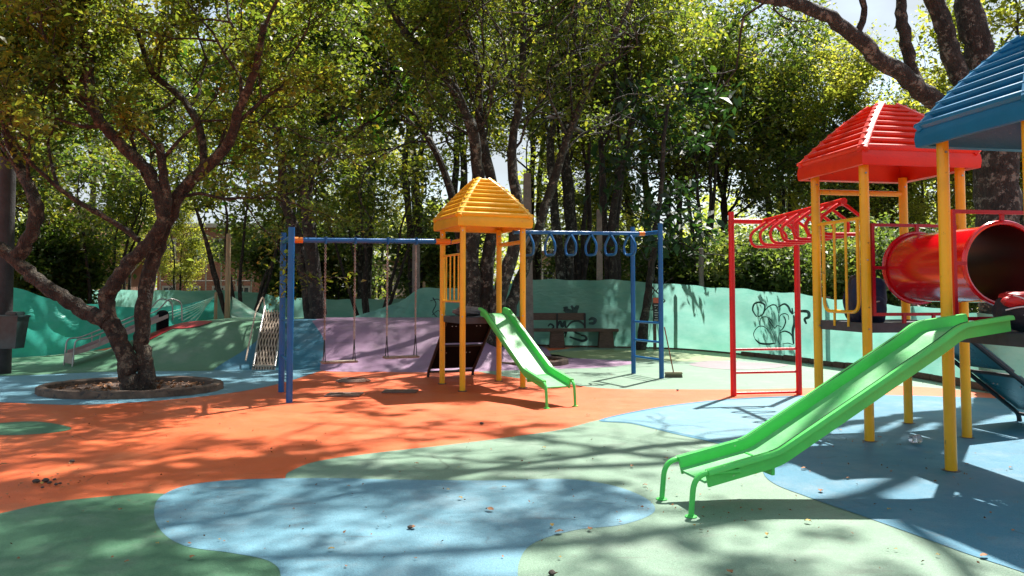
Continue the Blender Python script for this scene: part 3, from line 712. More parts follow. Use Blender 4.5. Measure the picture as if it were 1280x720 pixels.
# ---- ladder frames and overhead bars
def ladder(root, p, q, ztop, rungs, m, r=0.045, rr=0.02):
    for x in (p, q):
        b = MB(); b.tube([(x.x, x.y, 0), (x.x, x.y, ztop)], r, 12); b.build('ladder_post', m, root)
    for z in rungs:
        b = MB(); b.tube([p+Z3*z, q+Z3*z], rr, 8); b.build('rung', m, root)
def hook(parent, c, sdv, w_, h_, m, r=0.017, nm='hand_ring'):
    P = rounded([c, c+sdv*w_*0.5-Z3*h_*0.55, c+sdv*w_*0.42-Z3*h_, c-sdv*w_*0.42-Z3*h_, c-sdv*w_*0.5-Z3*h_*0.55], 0.10, 4, closed=True)
    b = MB(); b.tube(P, r, 8, closed=True); b.build(nm, m, parent)
# red monkey bars
a = G(917, 495); b = G(999, 493)
mid = (a+b)/2
rb_ = empty('monkey_bars', mid, 'red monkey bars with loop rings running to the red-roofed tower', 'monkey bars')
zs = HT(mid.y, 277)
ladder(rb_, a, b, HT(a.y, 265), [HT(a.y, 437), HT(a.y, 466), 0.04], R_, 0.047)
t = MB(); t.tube([a+Z3*zs, b+Z3*zs], 0.042, 12); t.build('top_tube', R_, rb_)
e_ = D(1055, 251, 9.75)
s0 = mid+Z3*zs; s1 = V((e_.x, e_.y, zs+0.02))
t = MB(); t.tube([s0, s1], 0.045, 12); sp_ = t.build('spine_tube', R_, rb_)
t = MB(); dd = (s1-s0).normalized(); t.tube([s0+dd*0.03, s0+dd*0.10], 0.05, 12); t.build('orange_sleeve', ORG, sp_)
perp = V((dd.y, -dd.x, 0)).normalized()
for k in range(7): hook(rb_, s0+dd*(0.18+k*((s1-s0).length-0.25)/6), perp, 0.62, 0.42, R_, 0.024)
# blue monkey bars, right of the yellow tower
a = G(827, 473); b = G(792, 467)
bm_ = empty('monkey_bars', (a+b)/2, 'blue monkey bars with teardrop rings between yellow tower and ladder', 'monkey bars')
ladder(bm_, a, b, HT(a.y, 279), [HT(a.y, 404), HT(a.y, 428), HT(a.y, 450)], B_, 0.047, 0.022)
zc = HT(a.y, 290)
t = MB(); t.tube([a+Z3*zc, b+Z3*zc], 0.04, 12); t.build('top_tube', B_, bm_)
s0 = (a+b)/2+Z3*zc; yr2 = (YR+YB)/2; s1 = yr2+yv*0.05+Z3*HT(yr2.y, 290)
t = MB(); t.tube([s0, s1], 0.036, 12); sp_ = t.build('spine_tube', B_, bm_)
dd = (s1-s0).normalized(); perp = V((dd.y, -dd.x, 0)).normalized()
t = MB(); t.tube([s0+dd*0.05, s0+dd*0.18], 0.045, 12); t.build('orange_sleeve', ORG, sp_)
for k in range(6): hook(bm_, s0+dd*(0.40+k*((s1-s0).length-0.72)/5), perp, 0.40, 0.42, B_, 0.023)
# swing frame
a = G(361.5, 503); b = G(351.5, 490)
sf = empty('swing_frame', (a+b)/2, 'blue swing frame with two seats on chains at the yellow tower', 'swing frame')
for x, pz in ((a, HT(a.y, 284)), (b, HT(b.y, 291))):
    q = MB(); q.tube([(x.x, x.y, 0), (x.x, x.y, pz)], 0.05, 12); q.build('ladder_post', B_, sf)
zs = HT((a.y+b.y)/2, 300)
for z in (zs, 1.2, 0.6):
    q = MB(); q.tube([a+Z3*z, b+Z3*z], 0.038 if z == zs else 0.02, 10); q.build('cross_bar', B_, sf)
s0 = (a+b)/2+Z3*zs; yl2 = (YL+YF)/2; s1 = yl2-yv*0.03+Z3*HT(yl2.y, 302)
t = MB(); t.tube([s0, s1], 0.042, 12); tt = t.build('top_tube', B_, sf)
dd = (s1-s0).normalized()
t = MB(); t.tube([s0+dd*0.10, s0+dd*0.24], 0.05, 12); t.tube([s1-dd*0.28, s1-dd*0.02], 0.05, 12); t.build('orange_sleeve', ORG, tt)
def at_px(px):      # point on the top tube seen at column px
    lo_, hi_ = 0.0, 1.0
    for _ in range(40):
        m_ = (lo_+hi_)/2; p = s0+(s1-s0)*m_
        x = CX+F*p.x/(p.y*cp+(p.z-HC)*sp)
        if x < px: lo_ = m_
        else: hi_ = m_
    return p
perp = V((dd.y, -dd.x, 0)).normalized()
for (xa, xb, drop) in ((407, 444, 1.92), (484.5, 520, 1.90)):
    A_, B2 = at_px(xa), at_px(xb)
    A_ = A_-Z3*0.05; B2 = B2-Z3*0.05; hh = []
    w_ = (B2-A_).length
    sdv = (B2-A_).normalized()
    seat_z = A_.z-drop
    sw = MB(); cen = (A_+B2)/2; cen.z = seat_z
    sw.box(cen, (w_+0.10, 0.2, 0.035), (V((sdv.x, sdv.y, 0)).normalized(), V((-sdv.y, sdv.x, 0)).normalized(), Z3), bev=0.012)
    so = sw.build('swing_seat', SEATW, sf)
    for P0 in (A_, B2):
        sg = 1 if P0 is B2 else -1
        bt = V((cen.x, cen.y, seat_z))+V((sdv.x, sdv.y, 0))*(sg*w_/2)
        cb = MB(); N_ = 56; top_ = P0; jn = bt+Z3*0.36
        for k in range(N_):
            p = top_+(jn-top_)*((k+0.5)/N_); q2 = (jn-top_)/N_
            s2 = V((sdv.x, sdv.y, 0)) if k % 2 else V((-sdv.y, sdv.x, 0))
            h_ = q2.length*0.72; u_ = q2.normalized()
            cb.tube([p-u_*h_, p-u_*h_*0.5+s2*0.013, p+u_*h_*0.5+s2*0.013, p+u_*h_, p+u_*h_*0.5-s2*0.013, p-u_*h_*0.5-s2*0.013], 0.0055, 5, closed=True)
        cb.build('chain', CHAIN, sf)
        hg = MB(); pv = V((-sdv.y, sdv.x, 0))
        for s_ in (-1, 1): hg.tube([jn, bt+pv*(0.085*s_)], 0.008, 6)
        hg.build('seat_hanger', BLKT, so)
        cl = MB(); cl.tube([P0+Z3*0.10, P0-Z3*0.02], 0.014, 6); cl.box(P0+Z3*0.05, (0.03, 0.13, 0.12), (V((sdv.x, sdv.y, 0)), pv, Z3), bev=0.01); cl.build('chain_clamp', B_, sf)

# ------------------------------------------------------------------ trees
RN = np.random.default_rng(11)
def vnoise(x, y, seed=0):
    xi = np.floor(x).astype(np.int64); yi = np.floor(y).astype(np.int64); fx = x-xi; fy = y-yi
    fx = fx*fx*(3-2*fx); fy = fy*fy*(3-2*fy)
    def h(a, b):
        n_ = (a*374761393+b*668265263+seed*144665) & 0x7fffffff; n_ = ((n_ ^ (n_ >> 13))*1274126177) & 0x7fffffff
        return ((n_ ^ (n_ >> 16)) & 0xffff)/65535.0
    return (h(xi, yi)*(1-fx)+h(xi+1, yi)*fx)*(1-fy)+(h(xi, yi+1)*(1-fx)+h(xi+1, yi+1)*fx)*fy
# dapple shade wanted on each piece of ground, shaped by thinning the crowns: (x, y, radius, density)
DENS = [(-4.5, 6, 2.2, .80), (-7, 9, 2.5, .78), (-2.8, 7.6, 1.3, .55), (-1.4, 10.2, 1.9, .36), (0.8, 7.8, 1.6, .36), (-0.8, 6.0, 1.2, .68), (0.2, 5.0, 1.0, .68),
        (3.4, 6.6, 2.0, .06), (5.0, 8.0, 2.2, .08), (2.4, 9.4, 1.3, .22), (1.6, 5.0, 1.0, .4), (2.6, 4.8, 0.9, .6), (1.0, 13, 2.0, .42), (4.5, 14, 3, .25), (-8, 14, 3, .72), (-3, 17, 3, .5), (-6, 18, 3, .6), (3, 20, 3, .4)]
def leafy(P):
    gx = P[:, 0]-0.32*P[:, 2]; gy = P[:, 1]-0.48*P[:, 2]
    W = np.zeros(len(P))+1e-6; D_ = W*0.5
    for (a, b, r, d_) in DENS:
        w_ = np.exp(-((gx-a)**2+(gy-b)**2)/(r*r)*1.5); W = W+w_; D_ = D_+w_*d_
    dn = D_/W
    nz = 0.38*vnoise(gx*1.3+7, gy*1.1, 3)+0.34*vnoise(gx*3.1, gy*2.6+5, 9)+0.28*vnoise(gx*6.5+3, gy*6.0+1, 17)
    return (nz-0.5)*1.7+0.5 < dn
class TB:
    def __init__(s, seed): s.mb = MB(); s.att = []; s.prune = seed in (3, 5, 8, 9); s.rg = np.random.default_rng(seed)
    def limb(s, pts, radii, n=10, sub=5, wob=0.02):
        P = cr(pts, sub); k = len(pts)
        R = []
        for i in range(len(P)):
            t = i/sub; a = min(int(t), k-2); R.append((radii[a]*(1-(t-a))+radii[a+1]*(t-a))*(1+s.rg.normal()*0.03))
        Q = [p+V(s.rg.normal(size=3)*wob*min(1, R[i]*6)) if 0 < i < len(P)-1 else p for i, p in enumerate(P)]
        s.mb.tube(Q, R, n)
        # knobbly radius
        o = len(s.mb.v)-n*len(Q)
        for i in range(o, len(s.mb.v)):
            c = Q[(i-o)//n]; v = V(s.mb.v[i]); s.mb.v[i] = tuple(c+(v-c)*(1+float(s.rg.normal())*0.05))
        return Q, R
    def grow(s, p, d, L, r, lev, maxl, up=0.12, spread=0.75, kids=4, curl=0.28):
        rg = s.rg; n = 5 if lev < maxl else 4
        pts = [p]; dd = d.normalized(); cur = p
        for i in range(n):
            dd = (dd+V(rg.normal(size=3)*curl)+V((0, 0, up))).normalized()
            cur = cur+dd*(L/n); pts.append(cur)
        rad = [max(0.004, r*(1-0.62*i/n)) for i in range(n+1)]
        s.mb.tube(pts, rad, 7 if lev == 0 else (5 if lev < maxl else 4), cap=False)
        if lev >= maxl:
            for i in range(1, n+1): s.att.append(tuple(pts[i]))
            return
        if lev == maxl-1:
            for i in range(3, n+1): s.att.append(tuple(pts[i]))
        for k in range(kids):
            t = 0.3+0.7*(k+rg.random())/kids if k < kids-1 else 1.0
            q = min(n-1, int(t*n)); b = pts[q]+(pts[q+1]-pts[q])*(t*n-q) if t < 1 else pts[n]
            side = V(rg.normal(size=3)); base = (pts[q+1]-pts[q]).normalized()
            side = (side-base*side.dot(base)).normalized()
            nd = base*(1-spread*0.5)+side*spread*(0.5+0.5*rg.random())
            s.grow(b, nd, L*(0.52+0.25*rg.random()), max(0.006, r*(0.45+0.2*rg.random())), lev+1, maxl, up, spread, kids, curl)
    def leaves(s, per, sig, size, asp=0.5, keep=None, droop=0.0, cluster=False):
        A = np.array(s.att); 
        if keep is not None: A = A[keep(A)]
        C = np.repeat(A, per, axis=0); n = len(C); rg = s.rg
        C = C+rg.normal(size=(n, 3))*np.array([sig, sig, sig*0.75])
        sz = size*(0.45+1.15*rg.random(n)**1.5)
        nz = rg.normal(size=(n, 3)); nz[:, 2] = np.abs(nz[:, 2])+0.5; nz /= np.linalg.norm(nz, axis=1)[:, None]
        t = rg.normal(size=(n, 3)); t[:, 2] -= droop; t -= nz*(t*nz).sum(1)[:, None]; t /= np.linalg.norm(t, axis=1)[:, None]
        b = np.cross(nz, t)
        if s.prune:  # drop leaves where the dapple map wants sunlit ground
            k_ = leafy(C); C = C[k_]; sz = sz[k_]; nz = nz[k_]; t = t[k_]; b = b[k_]; n = len(C)
        v = np.empty((n, 4, 3)); s_ = sz[:, None]
        v[:, 0] = C-t*s_*0.5; v[:, 2] = C+t*s_*0.5-nz*s_*0.08
        v[:, 1] = C+b*s_*asp*0.5+nz*s_*0.10-t*s_*0.03; v[:, 3] = C-b*s_*asp*0.5+nz*s_*0.10-t*s_*0.03
        return v.reshape(-1, 3)
def leafmesh(name, v, m):
    n = len(v)//4; me = bpy.data.meshes.new(name)
    me.vertices.add(n*4); me.vertices.foreach_set('co', v.astype(np.float32).ravel())
    me.loops.add(n*4); me.loops.foreach_set('vertex_index', np.arange(n*4, dtype=np.int32))
    me.polygons.add(n); me.polygons.foreach_set('loop_start', np.arange(0, n*4, 4, dtype=np.int32))
    me.update(calc_edges=True); me.materials.append(m)
    return me
LEAFCOUNT = [0]
def tree_obj(tb, base, name, label, cat, bark, lmat, per, sig, size, asp=0.5, group=None, keep=None, droop=0.0):
    root = empty(name, base, label, cat, group)
    tb.mb.build('trunk', bark, root, smooth=70)
    v = tb.leaves(per, sig, size, asp, keep, droop); LEAFCOUNT[0] += len(v)//4
    v = v-np.array(base)[None, :]
    c = bpy.data.objects.new('crown', leafmesh('crown', v, lmat)); COL.objects.link(c); c.parent = root
    return root

# left hero tree in its planter
Yh = G(168, 495).y
t1 = TB(3)
def dp(px, py, dY=0.0): return D(px, py, Yh+dY)
A1, R1 = t1.limb([dp(168, 500), dp(163, 475), dp(158, 448), dp(148, 420), dp(134, 400)], [0.19, 0.155, 0.14, 0.14, 0.14], 12)
A2, R2 = t1.limb([dp(180, 500, .05), dp(183, 470, .1), dp(178, 440, .15), dp(178, 405, .2), dp(186, 350, .3), dp(200, 300, .35), dp(222, 248, .3), dp(255, 212, .2), dp(285, 180, 0), dp(298, 140, -.3), dp(318, 90, -.7), dp(330, 30, -1.1)], [0.17, 0.135, 0.122, 0.118, 0.12, 0.115, 0.105, 0.095, 0.082, 0.072, 0.06, 0.045], 12)
A3, R3 = t1.limb([dp(134, 402), dp(100, 385), dp(70, 366), dp(40, 345), dp(14, 322), dp(-10, 305), dp(-50, 280, -.4), dp(-90, 230, -.8)], [0.145, 0.12, 0.115, 0.105, 0.10, 0.095, 0.09, 0.07], 12)
A4, R4 = t1.limb([dp(18, 328), dp(38, 295), dp(46, 258), dp(32, 225, .3), dp(15, 190, .5), dp(5, 130, .6)], [0.125, 0.115, 0.105, 0.09, 0.075, 0.055], 10)
A5, R5 = t1.limb([dp(136, 404), dp(133, 380), dp(137, 362), dp(155, 335), dp(180, 310), dp(200, 285), dp(208, 250), dp(204, 215), dp(200, 180)], [0.145, 0.118, 0.112, 0.108, 0.104, 0.098, 0.082, 0.072, 0.058], 12)
A6, R6 = t1.limb([dp(205, 270), dp(196, 235), dp(172, 200), dp(142, 172), dp(118, 138), dp(111, 95), dp(108, 50), dp(100, 0), dp(90, -60)], [0.105, 0.095, 0.095, 0.09, 0.09, 0.085, 0.08, 0.07, 0.055], 10)
A7, R7 = t1.limb([dp(174, 300, .1), dp(150, 282, .1), dp(120, 265), dp(95, 250, -.1), dp(65, 228, -.2), dp(30, 195, -.4)], [0.05, 0.045, 0.045, 0.04, 0.035, 0.03], 8)
A8, R8 = t1.limb([dp(255, 214, .2), dp(250, 160, .4), dp(225, 120, .6), dp(190, 90, .8), dp(170, 30, .9)], [0.07, 0.06, 0.055, 0.05, 0.04], 8)
A9, R9 = t1.limb([dp(142, 172), dp(170, 160, -.3), dp(200, 190, -.2)], [0.04, 0.03, 0.02], 6)
t1.limb([dp(118, 138), dp(90, 110, .2), dp(50, 80, .3), dp(10, 60, .4)], [0.05, 0.045, 0.035, 0.025], 7)
def sprout(tb, chain, cnt, L, r, lo_t=0.35, maxl=2, up=0.1, minz=3.2, kids=4, spread=0.8):
    P = chain
    for k in range(cnt):
        t = lo_t+(1-lo_t)*(k+0.5)/cnt; i = min(len(P)-2, int(t*(len(P)-1)))
        p = P[i]; ax = (P[i+1]-P[i]).normalized(); s_ = V(tb.rg.normal(size=3)); s_ = (s_-ax*s_.dot(ax)).normalized()
        d = ax*0.5+s_*0.9+V((0, 0, 0.35))
        if p.z < minz: continue
        if tb.prune:  # leave out branches that would shade the chosen sun patches
            e_ = p+d.normalized()*L*0.8; gx, gy = e_.x-0.32*e_.z, e_.y-0.48*e_.z
            if min(((gx-a)**2+(gy-b)**2)/(r*r) for (a, b, r, q_) in DENS if q_ < 0.15) < 1.1: continue
        tb.grow(p, d, L*(0.7+0.6*tb.rg.random()), r, 0, maxl, up, spread, kids)
for ch, cn in ((A2, 10), (A4, 8), (A6, 12), (A5, 4), (A7, 4), (A8, 7), (A3, 7)): sprout(t1, ch, cn, 1.7, 0.032, 0.4)
for pts_, r_ in (([(-4.1, 11.6, 6.2), (-3.0, 10.6, 7.4), (-1.0, 9.8, 8.0), (0.8, 9.6, 8.2)], 0.06),  # limbs added overhead, out of view, to dapple the left foreground
                 ([(-4.1, 11.6, 6.2), (-4.2, 10.0, 7.2), (-4.0, 8.2, 7.8), (-3.4, 6.6, 8.2)], 0.06),
                 ([(-6.6, 12.2, 6.4), (-6.8, 10.4, 7.2), (-6.4, 8.4, 7.8), (-5.6, 6.8, 8.0)], 0.06),
                 ([(-6.8, 12.2, 6.4), (-5.4, 11.0, 7.6), (-3.4, 9.0, 8.6), (-1.8, 7.6, 9.0)], 0.055)):
    ch_, _ = t1.limb([V(q_) for q_ in pts_], list(np.linspace(r_, r_*0.35, len(pts_))), 8)
    sprout(t1, ch_, 6, 1.7, 0.03, 0.3, minz=5.6, spread=0.9)
hl = tree_obj(t1, G(172, 496), 'planter_tree', 'big reddish-brown forked tree growing in the oval planter at left', 'tree', BK1, LF_A, 27, 0.125, 0.09, 0.55)

# big tree at the right behind the towers
t2 = TB(5); YB2 = 13.2
def d2p(px, py, dY=0.0): return D(px, py, YB2+dY)
b0 = V((d2p(1262, 480).x, YB2, 0))
C1, _ = t2.limb([b0, d2p(1256, 400), d2p(1249, 300), d2p(1247, 230), d2p(1245, 165)], [0.44, 0.36, 0.34, 0.35, 0.36], 16)
C2, _ = t2.limb([d2p(1247, 185), d2p(1238, 120), d2p(1226, 70), d2p(1214, 20), d2p(1200, -60), d2p(1190, -160, -.6), d2p(1150, -280, -1.6)], [0.31, 0.25, 0.24, 0.22, 0.19, 0.15, 0.10], 12)
C3, _ = t2.limb([d2p(1238, 175), d2p(1214, 130, -.1), d2p(1195, 85, -.2), d2p(1182, 40, -.2), d2p(1165, -10, -.2), d2p(1140, -90, -.8), d2p(1090, -200, -1.8)], [0.22, 0.17, 0.165, 0.155, 0.14, 0.11, 0.07], 12)
C4, _ = t2.limb([d2p(1225, 165, -.1), d2p(1190, 140, -.3), d2p(1150, 112, -.5), d2p(1110, 82, -.8), d2p(1070, 48, -1.1), d2p(1030, 18, -1.4), d2p(985, 2, -1.7), d2p(930, -10, -2.0), d2p(850, -40, -2.6), d2p(760, -90, -3.2)], [0.2, 0.16, 0.15, 0.135, 0.12, 0.105, 0.095, 0.085, 0.06, 0.035], 12)
C5, _ = t2.limb([d2p(1146, 108, -.5), d2p(1136, 70, -.6), d2p(1127, 30, -.7), d2p(1126, -10, -.8), d2p(1110, -80, -1.2), d2p(1060, -170, -2)], [0.11, 0.10, 0.095, 0.085, 0.07, 0.05], 10)
C6, _ = t2.limb([d2p(1255, 170), d2p(1275, 110), d2p(1290, 60), d2p(1310, 0), d2p(1350, -100, -.8), d2p(1400, -200, -1.5)], [0.26, 0.2, 0.18, 0.16, 0.12, 0.08], 12)
C7, _ = t2.limb([d2p(1070, 48, -1.1), d2p(1080, 10, -1.2), d2p(1060, -40, -1.6), d2p(1010, -120, -2.4)], [0.06, 0.05, 0.04, 0.03], 8)
C8, _ = t2.limb([d2p(850, -40, -2.6), d2p(740, -70, -3.6), d2p(620, -120, -4.6), d2p(520, -160, -5.2)], [0.05, 0.045, 0.035, 0.02], 8)
for ch, cn, lt in ((C2, 9, 0.6), (C3, 10, 0.62), (C5, 5, 0.6), (C6, 5, 0.6), (C7, 3, 0.5), (C4, 9, 0.55), (C8, 6, 0.2)): sprout(t2, ch, cn, 2.2, 0.04, lt, minz=6.2, spread=0.9)
for pts_, r_ in (([(8.3, 13.1, 8.4), (6.2, 12.6, 9.8), (3.4, 12.2, 10.3), (0.6, 12.0, 10.0), (-2.2, 12.3, 9.4)], 0.15),  # unseen overhead limbs, added for the leaf shadows they cast
                 ([(7.6, 12.8, 8.8), (6.0, 11.0, 9.6), (3.4, 9.8, 9.8), (0.8, 9.4, 9.5), (-1.9, 9.3, 9.2)], 0.13),
                 ([(5.0, 12.4, 10.1), (3.0, 14.2, 10.6), (0.6, 14.8, 10.4)], 0.08),
                 ([(6.0, 11.0, 9.6), (5.6, 8.6, 10.0), (3.6, 7.4, 9.8), (1.4, 7.0, 9.6)], 0.10)):
    ch_, _ = t2.limb([V(q_) for q_ in pts_], list(np.linspace(r_, r_*0.3, len(pts_))), 8)
    sprout(t2, ch_, 7, 2.0, 0.035, 0.2, minz=6.2, spread=0.9)
def keep2(A):
    # leave the open view of the sky under the limb: no twigs hanging low near the trunk
    return (A[:, 2] > 6.3)
tree_obj(t2, b0, 'giant_tree', 'massive mottled tree rising behind the blue and red roofs', 'tree', BK3, LF_A, 24, 0.20, 0.108, 0.6, keep=keep2)

# centre tree: several stems behind the yellow tower
t3 = TB(8); Y3 = 18.0
def d3(px, py, dY=0.0): return D(px, py, Y3+dY)
b3 = V((d3(612, 440).x, Y3, 0)); stems = [
 [(604, 450, 0), (592, 380, .1), (588, 320, .1), (596, 250, 0), (592, 170, -.3), (560, 100, -.6), (500, 30, -1), (455, -60, -1.4)],
 [(610, 450, 0), (608, 380, .2), (610, 320, .2), (618, 250, .3), (600, 160, .4), (598, 90, .4), (580, 20, .3), (570, -70, 0)],
 [(616, 450, 0), (622, 385, -.1), (636, 330, -.2), (648, 270, -.2), (640, 190, 0), (652, 110, .3), (655, 20, .4), (660, -80, .4)],
 [(620, 450, .1), (634, 400, .2), (650, 350, .3), (672, 290, .4), (695, 215, .3), (722, 140, 0), (760, 60, -.4), (800, -20, -.8)],
 [(600, 452, .2), (586, 400, .4), (578, 330, .6), (566, 250, .9), (545, 190, 1.2), (505, 120, 1.5), (470, 50, 1.8)],
]
for sI, stx in enumerate(stems):
    pts = [d3(x, y, z) for x, y, z in stx]; pts[0].z = 0.0 if pts[0].z > 0 else pts[0].z
    rr = np.linspace([0.24, 0.2, 0.2, 0.17, 0.15][sI], 0.05, len(pts)); rr[0] *= 1.3
    ch, _ = t3.limb(pts, list(rr), 10)
    sprout(t3, ch, 14, 2.2, 0.035, 0.38, minz=4.6)
tree_obj(t3, b3, 'planter_tree', 'many-stemmed mottled tree behind the yellow tower', 'tree', BK3, LF_A, 18, 0.16, 0.11, 0.55)

# dark twin trunk tree behind the mound with broad leaves
t4 = TB(9); Y4 = 20.5
def d4(px, py, dY=0.0): return D(px, py, Y4+dY)
b4 = V((d4(396, 410).x, Y4, 0.8))
for stx, r0 in (([(398, 412, 0), (396, 370, 0), (388, 300, 0), (384, 240, 0), (392, 205, -.2), (415, 185, -.5), (440, 170, -.9)], 0.24), ([(392, 412, .1), (384, 360, .2), (372, 300, .3), (354, 240, .5), (350, 180, .5), (330, 110, .3), (325, 40, 0)], 0.21), ([(384, 240, 0), (380, 190, -.2), (385, 130, -.5), (390, 60, -.8), (385, 0, -1)], 0.12)):
    pts = [d4(*q) for q in stx]; rr = list(np.linspace(r0, r0*0.3, len(pts)))
    ch, _ = t4.limb(pts, rr, 10)
    sprout(t4, ch, 12, 1.9, 0.035, 0.45, minz=4.4)
tree_obj(t4, b4, 'almond_tree', 'dark twin-trunked tree with big leaves behind the swings', 'tree', BK2, LF_B, 5, 0.22, 0.26, 0.5)

# thin leaning tree by the blue ladder
t5 = TB(12); Y5 = 22.0
def d5(px, py, dY=0.0): return D(px, py, Y5+dY)
b5 = V((d5(800, 433).x, Y5, 0))
ch, _ = t5.limb([b5, d5(805, 400), d5(810, 370), d5(815, 330), d5(819, 290), d5(827, 230), d5(830, 170), d5(838, 110)], [0.17, 0.13, 0.11, 0.10, 0.085, 0.07, 0.06, 0.04], 9)
for q in range(14): t5.grow(ch[12+q*2 if 12+q*2 < len(ch) else -1], V((float(t5.rg.normal()), float(t5.rg.normal()), 0.2)), 1.5, 0.03, 0, 1, -0.05, 0.8, 4)
tree_obj(t5, b5, 'broadleaf_tree', 'slim leaning tree with large drooping leaves behind the blue ladder', 'tree', BK2, LF_C, 6, 0.26, 0.32, 0.42, droop=1.2, keep=lambda A: A[:, 2] > 2.9)

# prototypes for the trees farther back
def proto(seed, H, stems_n, r0, L0, lm, bark, per, sig, size, maxl=2, forks=9, clear=0.35, lean=0.18, kids=4, asp=0.55, vase=False, up=0.12):
    tb = TB(seed); rg = tb.rg
    for s_ in range(stems_n):
        a = 2*PI*s_/stems_n+rg.random(); out_ = (0.9 if vase else lean)
        d = V((math.cos(a)*out_, math.sin(a)*out_, 1))
        pts = [V((math.cos(a)*0.08*(stems_n > 1), math.sin(a)*0.08*(stems_n > 1), 0))]
        n = 6
        for i in range(n):
            f = (i+1)/n; pts.append(pts[0]+V((d.x*H*0.35*f**(0.8 if vase else 1.4)+rg.normal()*0.02*H*f, d.y*H*0.35*f**(0.8 if vase else 1.4)+rg.normal()*0.02*H*f, H*f)))
        ch, _ = tb.limb(pts, list(np.linspace(r0, r0*0.22, n+1)), 8, 4)
        sprout(tb, ch, forks, L0, r0*0.25, clear, maxl, up, 0.0, kids)
    tme = tb.mb
    v = tb.leaves(per, sig, size, asp)
    m1 = tme.build('trunk', bark, smooth=70); me1 = m1.data; bpy.data.objects.remove(m1)
    me2 = leafmesh('crown', v, lm)
    return me1, me2, len(v)//4
PA = proto(21, 13, 2, 0.23, 2.9, LF_A, BK3, 17, 0.22, 0.165, clear=0.52)
PA2 = proto(22, 12, 3, 0.18, 2.8, LF_A, BK2, 13, 0.22, 0.165, forks=8, clear=0.52)
PD = proto(23, 9.5, 2, 0.17, 2.6, LF_D, BK2, 15, 0.22, 0.17, forks=9, clear=0.35)
PY = proto(24, 8.5, 2, 0.13, 2.4, LF_Y, BK3, 15, 0.22, 0.155, clear=0.3)
PT = proto(28, 11.5, 4, 0.12, 2.2, LF_A, BK2, 5, 0.34, 0.20, forks=6, clear=0.5, lean=0.28)
PG = None
PV = proto(25, 5.6, 6, 0.075, 1.3, LF_A, BK2, 8, 0.26, 0.17, forks=6, clear=0.6, vase=True, maxl=1)
PS = proto(26, 2.4, 7, 0.03, 1.0, LF_D, BK2, 14, 0.22, 0.15, forks=7, clear=0.1, maxl=1, vase=True)
LF_S = leafmat('shrub leaves', [(0.0, (0.03, 0.06, 0.02)), (0.4, (0.075, 0.12, 0.035)), (0.8, (0.16, 0.20, 0.06)), (1.0, (0.28, 0.29, 0.13))], 0.5, 0.4)
PG = proto(27, 2.6, 7, 0.03, 1.1, LF_S, BK2, 14, 0.22, 0.15, forks=7, clear=0.1, maxl=1, vase=True)
def place(proto_, name, label, px, Y, sc, rot, group, z=0, cat='tree', zs=1.0):
    p = D(px, 365, Y); root = empty(name, (p.x, Y, z), label, cat, group)
    root.rotation_euler = (0, 0, rot); root.scale = (sc, sc, sc*zs)
    a = bpy.data.objects.new('trunk', proto_[0]); b = bpy.data.objects.new('crown', proto_[1])
    for o in (a, b): COL.objects.link(o); o.parent = root
    return root
GB = 'trees beyond the turquoise fence'
